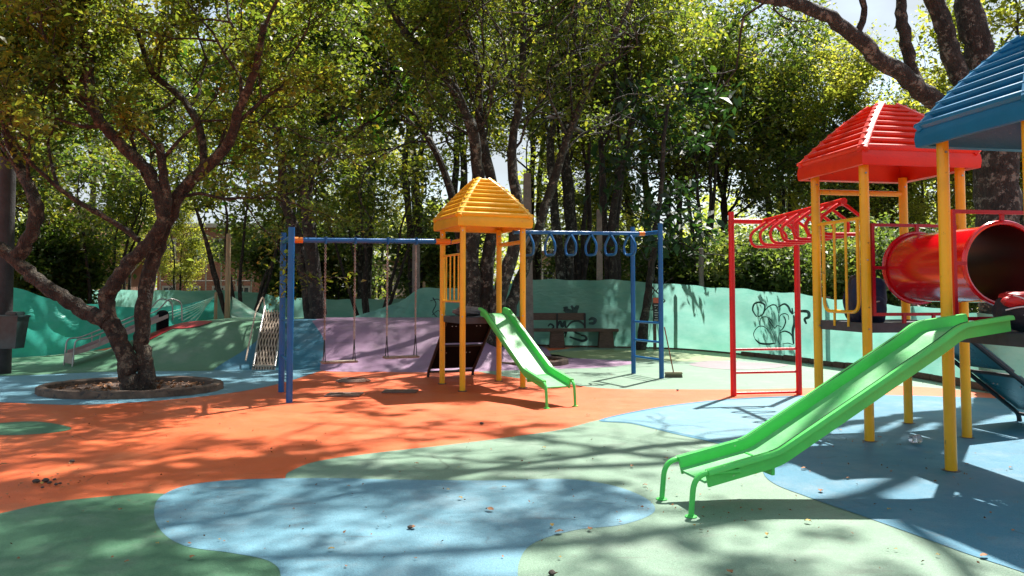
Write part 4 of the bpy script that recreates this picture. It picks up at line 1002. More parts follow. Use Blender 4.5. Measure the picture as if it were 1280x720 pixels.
PLACES = [
 (PA, 'broadleaf_tree', 'tall mottled tree behind the fence, just right of the concrete lamp post', 705, 27, 1.0, 0.3),
 (PA2, 'broadleaf_tree', 'tall dark multi-stemmed tree behind the bench', 765, 26, 1.0, 2.0),
 (PD, 'evergreen_tree', 'dense dark tree behind the fence, above the broom and blue ladder', 845, 33, 1.15, 1.0),
 (PD, 'evergreen_tree', 'dense dark tree behind the fence, left of the red ladder', 905, 34, 1.15, 3.2),
 (PD, 'evergreen_tree', 'dense dark tree behind the red monkey bar rings', 985, 37, 1.2, 4.9),
 (PY, 'light_green_tree', 'yellow-green tree seen beside the red roof', 1045, 33, 1.05, 0.4),
 (PY, 'light_green_tree', 'airy yellow-green tree between the red roof and the mottled limbs', 1165, 31, 0.9, 2.4),
 (PD, 'evergreen_tree', 'dark leafy tree seen through the posts of the red-roofed tower', 1110, 32, 0.8, 1.4),
 (PY, 'light_green_tree', 'yellow-green tree glimpsed between the blue roof posts', 1240, 28, 0.8, 5.4),
 (PY, 'light_green_tree', 'tall airy yellow-green tree behind the massive mottled trunk', 1275, 27, 1.3, 0.9),
 (PA, 'broadleaf_tree', 'tall tree far behind the yellow tower roof', 570, 36, 1.15, 3.9),
 (PA2, 'broadleaf_tree', 'tall tree far behind the concrete lamp post', 668, 38, 1.15, 1.4),
 (PA2, 'broadleaf_tree', 'tall tree behind the right end of the swings', 520, 30, 1.05, 0.9),
 (PA, 'broadleaf_tree', 'tall tree behind the middle of the swing bar', 455, 33, 1.1, 1.9),
 (PA2, 'broadleaf_tree', 'tall shaded tree behind the net climber', 365, 33, 1.1, 5.2),
 (PD, 'evergreen_tree', 'dark tree behind the far left tarpaulin', 45, 28, 0.95, 2.6),
 (PA, 'broadleaf_tree', 'tall tree behind the upper limbs of the planter tree', 180, 44, 1.1, 0.2),
 (PD, 'evergreen_tree', 'dark tree cut by the left edge of the view', -30, 21, 1.0, 4.0),
 (PA, 'broadleaf_tree', 'tall tree behind the fence above the left house', 120, 46, 1.15, 2.9),
 (PA, 'broadleaf_tree', 'tall tree far behind the blue ladder', 800, 40, 1.25, 5.7),
 (PY, 'light_green_tree', 'pale green tree low behind the teardrop rings', 735, 36, 0.9, 1.1),
 (PY, 'light_green_tree', 'pale green tree low behind the swing chains', 470, 40, 0.95, 3.3),
 (PY, 'light_green_tree', 'pale green tree between the two houses', 158, 36, 0.7, 4.1),
 (PY, 'light_green_tree', 'small yellow-flecked tree in front of the brick house', 222, 34, 0.5, 0.5),
 (PT, 'slender_tree', 'slender dark-stemmed tree behind the bench post', 728, 28, 1.0, 0.4),
 (PT, 'slender_tree', 'slender dark-stemmed tree right of the notice board', 878, 31, 0.95, 1.9),



 (PT, 'slender_tree', 'slender dark-stemmed tree seen under the red monkey bars', 975, 34, 0.95, 1.2),
 (PV, 'vase_shaped_tree', 'dark vase-shaped tree right of the pale wooden post', 300, 26, 1.1, 0.5),
 (PV, 'vase_shaped_tree', 'dark spreading tree low behind the swing seats', 465, 26, 1.0, 2.1),
 (PV, 'vase_shaped_tree', 'small crooked tree behind the planter tree trunk', 118, 27, 1.0, 3.6),
]
for i, (pr, nm, lb, px, Yd, sc, rot) in enumerate(PLACES): place(pr, nm, lb, px, Yd, sc, rot, GB)
SH = 'shrubs behind the turquoise fence'
SHR = [
 (PG, 'bright shrub above the fence between the red ladder posts', 955, 24.5, 1.00), (PG, 'bright shrub above the fence just left of the red-roofed tower', 1005, 23.5, 0.95),
 (PS, 'dark shrub above the fence left of the red ladder', 890, 27.0, 1.00), (PS, 'dark shrub above the fence right of the blue ladder', 850, 28.0, 1.05),
 (PG, 'bright shrub seen through the yellow guard bars', 1050, 21.5, 0.95), (PG, 'bright shrub seen between red-roofed tower and tunnel', 1090, 20.5, 0.90),
 (PS, 'dark shrub behind the draped tarpaulin at far left', 40, 26.0, 1.15), (PS, 'dark shrub left of the planter tree fork', 70, 27.0, 1.20),
 (PG, 'pale shrub behind the far end of the swings', 545, 31.0, 1.30),
 (PG, 'pale shrub behind the bench post', 745, 32.0, 1.20),
 (PG, 'pale shrub behind the vase-shaped tree', 350, 34.0, 1.40), (PG, 'pale shrub behind the twin trunks', 415, 35.0, 1.40), (PG, 'pale green shrub right of the tunnel', 1200, 20.0, 0.85),
]
for i, (pr, lb, px, Yd, sc) in enumerate(SHR): place(pr, 'shrub', lb, px, Yd, sc, i*1.3, SH, cat='shrub')

# far wood: one mass that closes the view
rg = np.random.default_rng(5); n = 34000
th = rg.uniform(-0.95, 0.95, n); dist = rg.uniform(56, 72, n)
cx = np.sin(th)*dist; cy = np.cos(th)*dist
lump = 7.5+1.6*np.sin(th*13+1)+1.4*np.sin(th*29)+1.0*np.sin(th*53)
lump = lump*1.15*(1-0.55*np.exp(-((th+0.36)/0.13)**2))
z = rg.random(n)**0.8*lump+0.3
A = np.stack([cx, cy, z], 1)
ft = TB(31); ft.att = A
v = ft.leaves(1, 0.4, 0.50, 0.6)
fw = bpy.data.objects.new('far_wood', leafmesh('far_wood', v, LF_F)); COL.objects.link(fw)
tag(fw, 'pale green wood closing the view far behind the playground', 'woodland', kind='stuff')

# ------------------------------------------------------------------ planters
def planter(c, rx, ry, hgt, label, label2):
    root = empty('planter', c, label, 'planter', 'kerbed planters')
    b = MB(); rg_ = random.Random(3)
    N_ = 56; prof = [(1.0, 0.0), (1.0, hgt-0.02), (0.985, hgt), (1-0.13/rx, hgt), (1-0.15/rx, hgt-0.02), (1-0.15/rx, 0.0)]
    vs = []; fs = []
    for j in range(N_):
        a = 2*PI*j/N_; jr = 1+rg_.uniform(-0.008, 0.008)
        for (f, z) in prof: vs.append((c.x+math.cos(a)*rx*f*jr, c.y+math.sin(a)*ry*(f if f > 0.95 else 1-(1-f)*rx/ry)*jr, z+(rg_.uniform(-0.008, 0.008) if z > 0 else 0)))
    k = len(prof)
    for j in range(N_):
        for i in range(k-1): fs.append((j*k+i, ((j+1) % N_)*k+i, ((j+1) % N_)*k+i+1, j*k+i+1))
    b.add(vs, fs); b.build('kerb', CURB, root, smooth=40)
    s_ = MB(); s_.add([(c.x+math.cos(2*PI*j/40)*(rx-0.14), c.y+math.sin(2*PI*j/40)*(ry-0.14), 0.035) for j in range(40)], [tuple(range(40))]); s_.build('soil', SOIL, root, smooth=0)
    # leaf litter
    t_ = TB(40); rg2 = t_.rg; m_ = 420; a = rg2.uniform(0, 2*PI, m_); r = np.sqrt(rg2.random(m_))
    t_.att = np.stack([c.x+np.cos(a)*r*(rx-0.18), c.y+np.sin(a)*r*(ry-0.18), np.full(m_, 0.055)], 1)
    v_ = t_.leaves(1, 0.008, 0.07, 0.5)-np.array(c)[None, :]
    l_ = bpy.data.objects.new('leaf_litter', leafmesh('leaf_litter', v_, DRY)); COL.objects.link(l_); l_.parent = root; l_['kind'] = 'stuff'
c0 = G(165, 488); planter(V((c0.x, c0.y, 0)), 1.47, 1.12, 0.12, 'large oval concrete planter kerb around the big forked tree', None)
c0 = G(632, 454); planter(V((c0.x+0.1, c0.y-0.1, 0)), 1.35, 1.05, 0.12, 'round concrete planter kerb around the many-stemmed tree', None)

# ------------------------------------------------------------------ tarpaulin fences
def sheet(name, pts, m, label, cat, group=None, amp=0.06, nz=30, seed=1, sub=18, parent=None, postm=None):
    """pts: (ground point, z bottom, z top)"""
    Pb = cr([V((p.x, p.y, zb_)) for p, zb_, zt_ in pts], sub); Pt = cr([V((p.x, p.y, zt_)) for p, zb_, zt_ in pts], sub)
    rg_ = np.random.default_rng(seed); b = MB(); vs = []; fs = []
    ph = rg_.uniform(0, 6, 8); s_ = 0
    for i in range(len(Pb)):
        if i: s_ += (Pb[i]-Pb[i-1]).length
        q = Pb[min(i+1, len(Pb)-1)]-Pb[max(i-1, 0)]; nr = V((-q.y, q.x, 0)).normalized()
        for j in range(nz+1):
            f = j/nz; p = Pb[i]*(1-f)+Pt[i]*f
            o = (math.sin(s_*2.1+ph[0]+2*f)*0.5+math.sin(s_*5.3+ph[1]-3*f)*0.3+math.sin(s_*11+ph[2]+7*f)*0.13+math.sin(f*9+ph[3]+s_*0.8)*0.35+(abs(math.sin(s_*3.7+f*4.5+ph[6]))-0.6)*0.45+(abs(math.sin(s_*8.3-f*6.5+ph[7]))-0.6)*0.25)*amp
            tz = math.sin(s_*3.1+ph[4])*0.018*f+math.sin(s_*7+ph[5])*0.01*f
            vs.append(p+nr*o*(0.4+0.6*math.sin(PI*f))+V((0, 0, tz)))
    for i in range(len(Pb)-1):
        for j in range(nz):
            a = i*(nz+1)+j; fs.append((a, a+nz+1, a+nz+2, a+1))
    b.add(vs, fs)
    org = V((pts[0][0].x, pts[0][0].y, 0))
    root = empty(name, org, label, cat, group)
    b.build('sheet', m, root, smooth=80)
    return root
FP = [(640, 431, 2.05), (700, 433, 2.02), (770, 434.5, 2.0), (850, 437, 1.86), (930, 444, 1.72), (1000, 452, 1.60), (1060, 460, 1.47), (1113, 466, 1.40), (1190, 479, 1.32), (1290, 500, 1.25), (1420, 530, 1.2)]
pts = [(G(x, y), 0.03, zt_) for x, y, zt_ in FP]
fen = sheet('tarpaulin_fence', pts, TARP, 'long turquoise tarpaulin fence along the right side with black graffiti', 'fence', amp=0.03, seed=2)
for px, py, hh in ((700, 432, 2.0), (850, 436.5, 1.9), (1040, 457, 1.55), (1150, 471.5, 1.4)):
    g0 = G(px, py); q = MB(); q.box((g0.x, g0.y+0.14, hh/2), (0.09, 0.09, hh), bev=0.008); q.build('fence_post', WOOD, fen)
q = MB()
Q = cr([G(x, y) for x, y, _ in FP], 4)
rr_ = random.Random(4)
for i in range(len(Q)-1):
    d_ = (Q[i+1]-Q[i]); c_ = (Q[i]+Q[i+1])/2; dn = d_.normalized()
    if c_.y < 20: q.box((c_.x-0.10*abs(dn.y), c_.y-0.10, 0.06+rr_.uniform(-0.01, 0.01)), (d_.length*0.98, 0.10, 0.12+rr_.uniform(-0.02, 0.02)), (dn, V((-dn.y, dn.x, 0)), Z3), bev=0.015)
    else: q.box((c_.x, c_.y-0.07, 0.02), (d_.length*0.98, 0.07, 0.05), (dn, V((-dn.y, dn.x, 0)), Z3), bev=0.01)
q.build('base_beam', WOOD, fen)
# graffiti strokes on the fence (sprayed ribbons lying on the sheet)
def fence_depth(px):
    for i in range(len(FP)-1):
        if FP[i][0] <= px <= FP[i+1][0]:
            t = (px-FP[i][0])/(FP[i+1][0]-FP[i][0]); a, b = G(FP[i][0], FP[i][1]), G(FP[i+1][0], FP[i+1][1])
            d = ray(px, 365)
            # intersect the vertical plane a-b with the ray
            n_ = V((-(b-a).y, (b-a).x, 0)); tt_ = n_.dot(a)/n_.dot(V((d.x, d.y, 0))); return d.y*tt_
    return 20
def stroke(q, pp, w_, off=0.05):
    P = cr([D(x, y, fence_depth(x)-off) for x, y in pp], 6)
    vs = []; fs = []; n_ = len(P)
    for i, p in enumerate(P):
        t = (P[min(i+1, n_-1)]-P[max(i-1, 0)]).normalized(); side = t.cross(V((0, 1, 0))).normalized()
        ww = w_*(0.6+0.5*math.sin(PI*i/(n_-1)))
        for a, b in ((-1, 0), (1, 0), (1, 1), (-1, 1)): vs.append(p+side*(a*ww/2)+V((0, b*0.003, 0)))
    for i in range(n_-1):
        for j in range(4): fs.append((i*4+j, i*4+(j+1) % 4, (i+1)*4+(j+1) % 4, (i+1)*4+j))
    q.add(vs, fs)
q = MB()
for s_, wd in (
  ([(946, 396), (941, 388), (943, 380), (950, 378), (956, 382), (954, 392), (948, 396)], .045), ([(955, 390), (960, 384), (966, 381), (971, 383), (973, 391)], .03),
  ([(973, 384), (980, 380), (985, 383), (988, 389), (991, 392), (990, 385)], .05), ([(950, 406), (951, 398), (957, 396), (963, 399), (966, 404)], .022),
  ([(974, 402), (975, 395), (980, 392), (985, 394), (986, 400)], .022), ([(980, 395), (982, 402), (979, 410), (975, 414)], .03),
  ([(960, 398), (964, 405), (969, 411)], .03), ([(961, 404), (964, 412), (968, 421), (970, 430)], .018), ([(944, 424), (942, 417), (947, 409), (954, 408), (960, 413), (963, 418)], .022),
  ([(944, 424), (950, 429), (960, 430), (969, 429)], .045), ([(975, 416), (981, 414), (988, 417), (992, 424)], .035), ([(974, 416), (973, 425), (975, 431)], .016),
  ([(992, 394), (993, 404), (991, 414), (992, 430)], .06), ([(993, 391), (1002, 389), (1010, 390), (1011, 396), (1006, 399), (1008, 405)], .07), ([(978, 430), (985, 429), (992, 431)], .02),
  ([(975, 385), (973, 396), (974, 406)], .014), ([(968, 411), (972, 407), (977, 409)], .02)): stroke(q, s_, wd)
for s_, wd in (
  ([(705, 386), (712, 390), (722, 391)], .16), ([(714, 382), (718, 387), (722, 383), (720, 390)], .10), ([(704, 385), (710, 384)], .06),
  ([(685, 408), (688, 405), (692, 408), (690, 411)], .05), ([(696, 409), (700, 402), (703, 408), (706, 402), (707, 410)], .08),
  ([(708, 410), (714, 403), (722, 401), (728, 404), (732, 409)], .06), ([(736, 400), (740, 398), (744, 400), (742, 404), (736, 404)], .09),
  ([(704, 418), (708, 414), (706, 422)], .05), ([(712, 421), (720, 424), (728, 426), (733, 424), (731, 420), (726, 419)], .07), ([(716, 413), (720, 416), (726, 418)], .05)): stroke(q, s_, wd, 0.05)
q.build('graffiti', INK, fen, smooth=0)

# fence left of the centre and over the mound
def MG(px, Y): p = D(px, 365, Y); return V((p.x, p.y, 0))
pts = [(MG(352, 22.3), 0.5, HT(22.3, 398)), (MG(400, 22.2), 0.5, HT(22.2, 403)), (MG(440, 22.0), 0.5, HT(22.0, 397)), (MG(470, 22.0), 0.5, HT(22, 388)), (MG(500, 22.0), 0.4, HT(22, 376)), (MG(525, 22.1), 0.3, HT(22.1, 361)), (MG(560, 22.4), 0.2, HT(22.4, 361)), (MG(600, 22.8), 0.05, HT(22.8, 358)), (MG(648, 23.4), 0.03, HT(23.4, 354))]
f2 = sheet('tarpaulin_fence', pts, TARP, 'sagging turquoise tarpaulin fence on the purple side of the mound', 'fence', amp=0.07, seed=6)
for px, hh in ((530, 1.95), (600, 2.0)):
    g0 = MG(px, 22.5); q = MB(); q.tube([(g0.x, g0.y, 0), (g0.x, g0.y, hh)], 0.04, 8); q.build('fence_post', WOODP, f2)
q = MB()
for pp, w_ in (([(541, 372), (545, 380), (541, 390), (546, 396)], .03), ([(538, 376), (548, 374), (552, 382)], .02), ([(540, 394), (548, 388), (551, 394)], .02)):
    P = cr([D(x, y, 22.0) for x, y in pp], 5)
    q.tube(P, w_*0.5, 4)
q.build('graffiti', INK, f2)
pts = [(MG(60, 31), -0.02, HT(31, 361)), (MG(180, 31), -0.02, HT(31, 363)), (MG(300, 30.5), -0.02, HT(30.5, 364)), (MG(360, 30), -0.02, HT(30, 372)), (MG(450, 29.5), -0.02, HT(29.5, 374)), (MG(560, 29), -0.02, HT(29, 372))]
sheet('tarpaulin_fence', pts, TARP, 'low straight turquoise tarpaulin fence farthest back behind the mound', 'fence', amp=0.04, seed=8, nz=8)
# draped deep green tarpaulin at far left
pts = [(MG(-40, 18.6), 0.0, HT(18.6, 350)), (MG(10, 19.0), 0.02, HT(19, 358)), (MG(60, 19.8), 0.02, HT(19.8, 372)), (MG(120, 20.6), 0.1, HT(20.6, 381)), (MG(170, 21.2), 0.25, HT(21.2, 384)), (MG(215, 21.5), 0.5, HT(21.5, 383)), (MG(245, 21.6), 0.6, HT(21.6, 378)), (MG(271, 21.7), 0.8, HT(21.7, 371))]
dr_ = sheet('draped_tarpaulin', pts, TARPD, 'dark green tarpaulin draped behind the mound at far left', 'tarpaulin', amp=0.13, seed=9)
pts = [(MG(290, 21.9), 0.7, HT(21.9, 371)), (MG(305, 21.9), 0.7, HT(21.9, 379)), (MG(325, 22.0), 0.7, HT(22, 391)), (MG(352, 22.1), 0.7, HT(22.1, 401))]
sheet('draped_tarpaulin', pts, TARPW, 'bunched bleached tarpaulin hanging beside the pale wooden pole', 'tarpaulin', amp=0.15, seed=10)
# pale streaked fold of the left drape
q = MB()
for k in range(7):
    a_ = D(268-k*1.5, 371+k*1.5, 21.45); b_ = D(205+k*6, 392+k*2.2, 21.25)
    q.tube(cr([a_, (a_+b_)/2-Z3*0.04, b_], 4), 0.014+0.004*(k % 3), 5)
q.build('bunched_fold', TARPW, dr_)

# posts and poles
def pole(px, pyb, pyt, wpx, m, label, cat='post', name='wooden_pole', sq=False, Y=None, zb=0.0, taper=0.8, group=None):
    g0 = G(px, pyb) if Y is None else MG(px, Y)
    zt_ = HT(g0.y, pyt); r = wpx*g0.y/960/2; q = MB()
    if sq:
        q.sweep([(-r, -r), (r, -r), (r, r), (-r, r)], [(V((g0.x, g0.y, zb)), V((1, 0, 0)), V((0, 1, 0))), (V((g0.x, g0.y, (zt_-0.06))), V((taper, 0, 0)), V((0, taper, 0))), (V((g0.x, g0.y, zt_)), V((taper*0.8, 0, 0)), V((0, taper*0.8, 0)))])
    else: q.tube([(g0.x, g0.y, zb), (g0.x, g0.y, zt_-0.03), (g0.x, g0.y, zt_)], [r, r*taper, r*taper*0.7], 12)
    o = q.build(name, m, origin=(g0.x, g0.y, zb)); tag(o, label, cat, group); return o, g0, zt_
pole(284.5, 0, 292, 7, WOODP, 'round pale wooden pole standing on the mound between the two tarpaulins', 'pole', Y=21.8, zb=0.8)
pole(270, 0, 365, 4.5, WOODP, 'short thin pale stake holding the green tarpaulin corner', 'post', 'wooden_stake', Y=21.6, zb=0.8)
pole(520, 0, 305, 9, CONC, 'grey square concrete post rising behind the right swing', 'post', 'concrete_post', True, Y=24.5, taper=0.95)
pole(877, 0, 310, 7, CONC, 'short round grey post behind the fence, right of the blue ladder', 'post', 'concrete_post', Y=24, taper=0.9)
# concrete lamp post behind yellow tower
g0 = MG(659, 22.2); lp = empty('street_lamp', g0, 'grey tapering concrete lamp post just right of the yellow tower', 'lamp post', 'street lamps')
zt_ = HT(22.2, 218); q = MB()
q.sweep([(-1, -1), (1, -1), (1, 1), (-1, 1)], [(V((g0.x, g0.y, 0)), V((0.19, 0, 0)), V((0, 0.19, 0))), (V((g0.x, g0.y, zt_)), V((0.105, 0, 0)), V((0, 0.105, 0))), (V((g0.x, g0.y, zt_+0.03)), V((0.08, 0, 0)), V((0, 0.08, 0)))]); q.build('concrete_shaft', CONC, lp)
q = MB(); q.tube(cr([(g0.x, g0.y, zt_), (g0.x, g0.y, zt_+0.9), tuple(D(672, 160, 22.0)), tuple(D(686, 146, 21.9))], 6), 0.018, 8); q.build('lamp_arm', BLKT, lp)
def lamphead(par, a, b):
    q = MB(); d_ = (b-a); L_ = d_.length; d_.normalize(); s_ = V((-d_.y, d_.x, 0)).normalized(); u_ = d_.cross(s_)
    if u_.z < 0: u_ = -u_
    fr = []
    for t_, w_, h_ in ((0, .04, .03), (0.12, .07, .05), (0.35, .13, .08), (0.7, .15, .085), (0.92, .10, .06), (1.0, .04, .03)):
        fr.append((a+d_*L_*t_, s_*w_, u_*h_))
    q.sweep([(math.cos(x*PI/6), math.sin(x*PI/6)) for x in range(12)], fr); return q.build('lamp_head', GALV, par)
lamphead(lp, D(683, 147, 21.9), D(708, 142, 21.8))
# wooden-looking square pole by the bench end
g0 = MG(749.5, 23.3); zt_ = HT(23.3, 262); lp2 = empty('street_lamp', g0, 'thinner grey post with a small lamp behind the bench', 'lamp post', 'street lamps')
q = MB(); q.sweep([(-1, -1), (1, -1), (1, 1), (-1, 1)], [(V((g0.x, g0.y, 0)), V((0.10, 0, 0)), V((0, 0.10, 0))), (V((g0.x, g0.y, zt_)), V((0.075, 0, 0)), V((0, 0.075, 0)))]); q.build('concrete_shaft', CONC, lp2)
q = MB(); q.tube([(g0.x, g0.y, zt_), (g0.x+0.02, g0.y, zt_+1.6), tuple(D(728, 166, 23.2))], 0.014, 6); q.build('lamp_arm', BLKT, lp2)
lamphead(lp2, D(730, 165, 23.2), D(708, 157, 23.1))
# dark post at the left edge with a bin
g0 = G(2, 467); zt_ = HT(g0.y, -20)
ep = MB(); ep.tube([(g0.x, g0.y, 0), (g0.x, g0.y, zt_)], [0.17, 0.12], 14)
tag(ep.build('concrete_post', CONCD, origin=(g0.x, g0.y, 0)), 'dark thick post at the left edge with a bin hung on it', 'post')
bn = empty('litter_bin', (g0.x+0.2, g0.y-0.28, 0.55), 'dark green litter bin hung on the post at the left edge', 'litter bin')
BIN = mat('dark bin plastic', (0.006, 0.018, 0.018), 0.45, (0.02, 0.05, 0.05), 4)
cxx = D(15, 400, g0.y-0.28); z0_, z1_ = HT(g0.y, 434), HT(g0.y, 396)
q = MB(); q.sweep([(-1, -1), (1, -1), (1, 1), (-1, 1)], [(V((cxx.x, cxx.y, z0_)), V((0.17, 0, 0)), V((0, 0.14, 0))), (V((cxx.x, cxx.y, z1_)), V((0.23, 0, 0)), V((0, 0.19, 0)))]); q.build('bin_body', BIN, bn)
q = MB(); q.box((cxx.x, cxx.y, z1_+0.02), (0.50, 0.42, 0.04), bev=0.01); q.box((cxx.x+0.06, cxx.y, z1_+0.07), (0.24, 0.3, 0.08), bev=0.02); q.build('lid', BIN, bn)
q = MB(); q.box((cxx.x, g0.y-0.14, z0_+0.35), (0.12, 0.1, 0.06)); q.build('bracket', BLKT, bn)

# bench
bg_ = G(720, 433.5); Yb = bg_.y-0.35
be = empty('bench', (bg_.x, Yb, 0), 'dark plank bench with a backrest in front of the graffiti', 'bench')
x0, x1 = D(662, 400, Yb).x, D(772, 400, Yb).x
q = MB(); zse = HT(Yb, 411)
for k in range(3): q.box(((x0+x1)/2, Yb-0.17+0.17*k, zse-0.035), (x1-x0, 0.155, 0.08), bev=0.01)
q.build('seat', WOOD, be)
q = MB(); xb1 = D(733, 400, Yb).x
q.box(((x0+xb1)/2, Yb+0.27, HT(Yb, 396)), (xb1-x0, 0.04, HT(Yb, 392)-HT(Yb, 401)), bev=0.01); q.build('backrest', WOOD, be)
for px in (697, 732):
    q = MB(); xx = D(px, 400, Yb).x; q.box((xx, Yb+0.245, (zse+HT(Yb, 392))/2-0.05), (0.06, 0.035, HT(Yb, 392)-zse+0.1), bev=0.006); q.build('backrest_support', BLKT, be)
for px in (696, 757):
    q = MB(); xx = D(px, 400, Yb).x; q.sweep([(-1, -1), (1, -1), (1, 1), (-1, 1)], [(V((xx, Yb, 0)), V((0.23, 0, 0)), V((0, 0.19, 0))), (V((xx, Yb, zse-0.076)), V((0.19, 0, 0)), V((0, 0.19, 0)))]); q.build('leg', WOOD, be)

# signboard behind blue ladder, red sign
g0 = MG(818, 22.1); zt_ = HT(22.1, 372)
sg = empty('sign_post', g0, 'narrow dark notice board on a post behind the blue ladder', 'sign')
q = MB(); q.box((g0.x, g0.y, 0.5), (0.09, 0.06, 1.0), bev=0.006); q.build('post', WOOD, sg)
q = MB(); z0_ = HT(22.1, 405); q.box((g0.x+0.03, g0.y-0.05, (zt_+z0_)/2), (0.17, 0.03, zt_-z0_), bev=0.006); pn = q.build('board', BLKT, sg)
q = MB(); q.box((g0.x+0.03, g0.y-0.068, zt_-0.08), (0.165, 0.008, 0.15)); q.build('red_heading', mat('faded red print', (0.7, 0.12, 0.06), 0.6), pn, smooth=0)
q = MB(); WP = mat('pale print', (0.4, 0.4, 0.38), 0.6)
for k in range(7): q.box((g0.x+0.03+0.01*(k % 2), g0.y-0.068, zt_-0.22-k*0.07), (0.11-0.02*(k % 3), 0.006, 0.03))
q.build('print_line', WP, pn, smooth=0)
Ys = 30; c_ = D(936, 338, Ys); rs_ = empty('hanging_sign', c_, 'small red sign glimpsed among leaves right of the red ladder post', 'sign')
q = MB(); q.box(c_, (0.52, 0.06, 0.52), bev=0.01); q.build('board', mat('red sign paint', (0.75, 0.03, 0.015), 0.5), rs_)
q = MB()
for dx, dz, sx, sz in ((-.08, .10, .22, .05), (-.16, 0, .05, .24), (-.06, 0, .16, .045), (-.04, -.11, .2, .05), (.12, .03, .05, .16)): q.box(c_+V((dx, -0.034, dz)), (sx, 0.008, sz))
q.build('print', mat('orange sign print', (0.85, 0.25, 0.04), 0.5), rs_, smooth=0)
q = MB(); q.tube([(c_.x+0.3, c_.y+0.05, 0), (c_.x+0.3, c_.y+0.05, c_.z+0.3)], 0.03, 8); q.box((c_.x+0.27, c_.y+0.04, c_.z), (0.07, 0.03, 0.05)); q.build('post', GALV, rs_)

# broom leaning on the blue ladder
bb = G(842, 472); br = empty('broom', bb, 'broom with a long brown handle leaning on the blue ladder', 'broom')
tp = G(827, 473)+Z3*0.98+V((0.055, -0.04, 0))
q = MB(); q.tube([bb+Z3*0.10, tp], 0.012, 8); q.build('handle', mat('brown broom handle', (0.25, 0.08, 0.04), 0.5), br)
q = MB(); q.box(bb+Z3*0.085, (0.34, 0.07, 0.045), bev=0.01); q.build('brush_head', mat('broom head wood', (0.3, 0.26, 0.16), 0.7), br)
q = MB()
for k in range(28):
    x = -0.155+0.31*k/27
    for yy in (-0.02, 0.015): q.tube([bb+V((x, yy, 0.065)), bb+V((x*1.06, yy*1.6, 0.0))], 0.006, 4)
q.build('bristles', mat('broom bristles', (0.16, 0.15, 0.10), 0.8), br)

# net ramp on the mound
a_ = MP(320, 462); 
def rpt(px, py, h=0.06): p = MP(px, py); return V((p.x, p.y, on_mound(p.x, p.y)+h))
n_b0, n_b1 = rpt(317, 461), rpt(344, 461); n_t0, n_t1 = rpt(330, 407, 0.35), rpt(355, 407, 0.35)
nr_ = empty('rope_ramp', (n_b0+n_b1)/2, 'rope climbing ramp with crossed cream cords on the blue mound side', 'climbing ramp')
q = MB()
vs = [n_b0, n_b1, n_t1, n_t0]; nn_ = (n_b1-n_b0).cross(n_t0-n_b0).normalized()
q.add([v_-nn_*0.03 for v_ in vs]+[v_-nn_*0.055 for v_ in vs], [(0, 1, 2, 3), (7, 6, 5, 4), (0, 4, 5, 1), (1, 5, 6, 2), (2, 6, 7, 3), (3, 7, 4, 0)]); q.build('ramp_board', BRN, nr_, smooth=0)
def bil(u_, v_): return (n_b0*(1-u_)+n_b1*u_)*(1-v_)+(n_t0*(1-u_)+n_t1*u_)*v_
q = MB(); K = 7
for k in range(K):
    for sgn in (0, 1):
        pp = []
        for j in range(17):
            v_ = j/16; u_ = (k+0.5)/K+(0.30*abs(((v_*2.5) % 2)-1)-0.15)*(1 if sgn else -1)
            pp.append(bil(min(1, max(0, u_)), v_)+nn_*0.012*(1 if sgn else -1))
        q.tube(pp, 0.013, 5)
q.build('cord', ROPE, nr_)
q = MB()
for k in range(9): p = bil(k/8, 0); q.tube([p+V((0, -0.03, 0)), p+V((0, -0.06, -0.1))], 0.02, 6)
q.tube([n_b0+V((0, -.03, 0)), n_b1+V((0, -.03, 0))], 0.03, 8); q.build('bottom_bar', ROPE, nr_)
for u_ in (0, 1):
    q = MB(); q.tube([bil(u_, -0.03)+nn_*0.02, bil(u_, 1.08)+nn_*0.02], 0.025, 8); q.build('side_tube', GALV, nr_)
q = MB(); q.tube(rounded([bil(-0.35, 0.02)+nn_*0.1, bil(-0.35, 0.9)+nn_*0.1, bil(-0.1, 1.22)+nn_*0.15, bil(0, 1.05)], 0.2, 5), 0.018, 8); q.build('handrail', ROPE, nr_)

# metal slide lying on the mound
ms_a, ms_b = rpt(88, 456, 0.20), rpt(205, 412, 0.30)
ms = empty('metal_slide', ms_a, 'old grey metal slide with handrails running up the green mound', 'slide')
d_ = V((ms_b.x-ms_a.x, ms_b.y-ms_a.y, 0)).normalized(); la_ = V((-d_.y, d_.x, 0))
MSL = mat('worn slide metal', (0.42, 0.31, 0.30), 0.4, (0.3, 0.21, 0.2), 4, metallic=0.35, rvar=0.1)
K = 9; Pm = []
for k in range(K):
    t_ = k/(K-1); p = ms_a*(1-t_)+ms_b*t_; Pm.append(V((p.x, p.y, max(p.z, on_mound(p.x, p.y)+0.24))))
q = MB(); q.sweep([(-0.2, -0.02), (0.2, -0.02), (0.2, 0.07), (0.19, 0.07), (0.185, 0), (-0.185, 0), (-0.19, 0.07), (-0.2, 0.07)], [(p, la_, Z3) for p in Pm]); q.build('chute_bed', MSL, ms)
for s_ in (-1, 1):
    q = MB(); pp = [V((Pm[0].x, Pm[0].y, 0.02))-d_*0.05+la_*(0.23*s_), Pm[0]+Z3*0.32+la_*(0.23*s_)]+[p+Z3*0.26+la_*(0.23*s_) for p in Pm[1:-1]]+[Pm[-1]+Z3*0.45+la_*(0.23*s_), Pm[-1]+d_*0.3+Z3*0.35+la_*(0.23*s_), Pm[-1]+d_*0.32-Z3*0.1+la_*(0.23*s_)]
    q.tube(rounded(pp, 0.12, 4), 0.017, 8)
    for k in (2, 4, 6): q.tube([Pm[k]+la_*(0.2*s_), Pm[k]+Z3*0.26+la_*(0.23*s_)], 0.012, 6)
    q.build('handrail', GALV, ms)
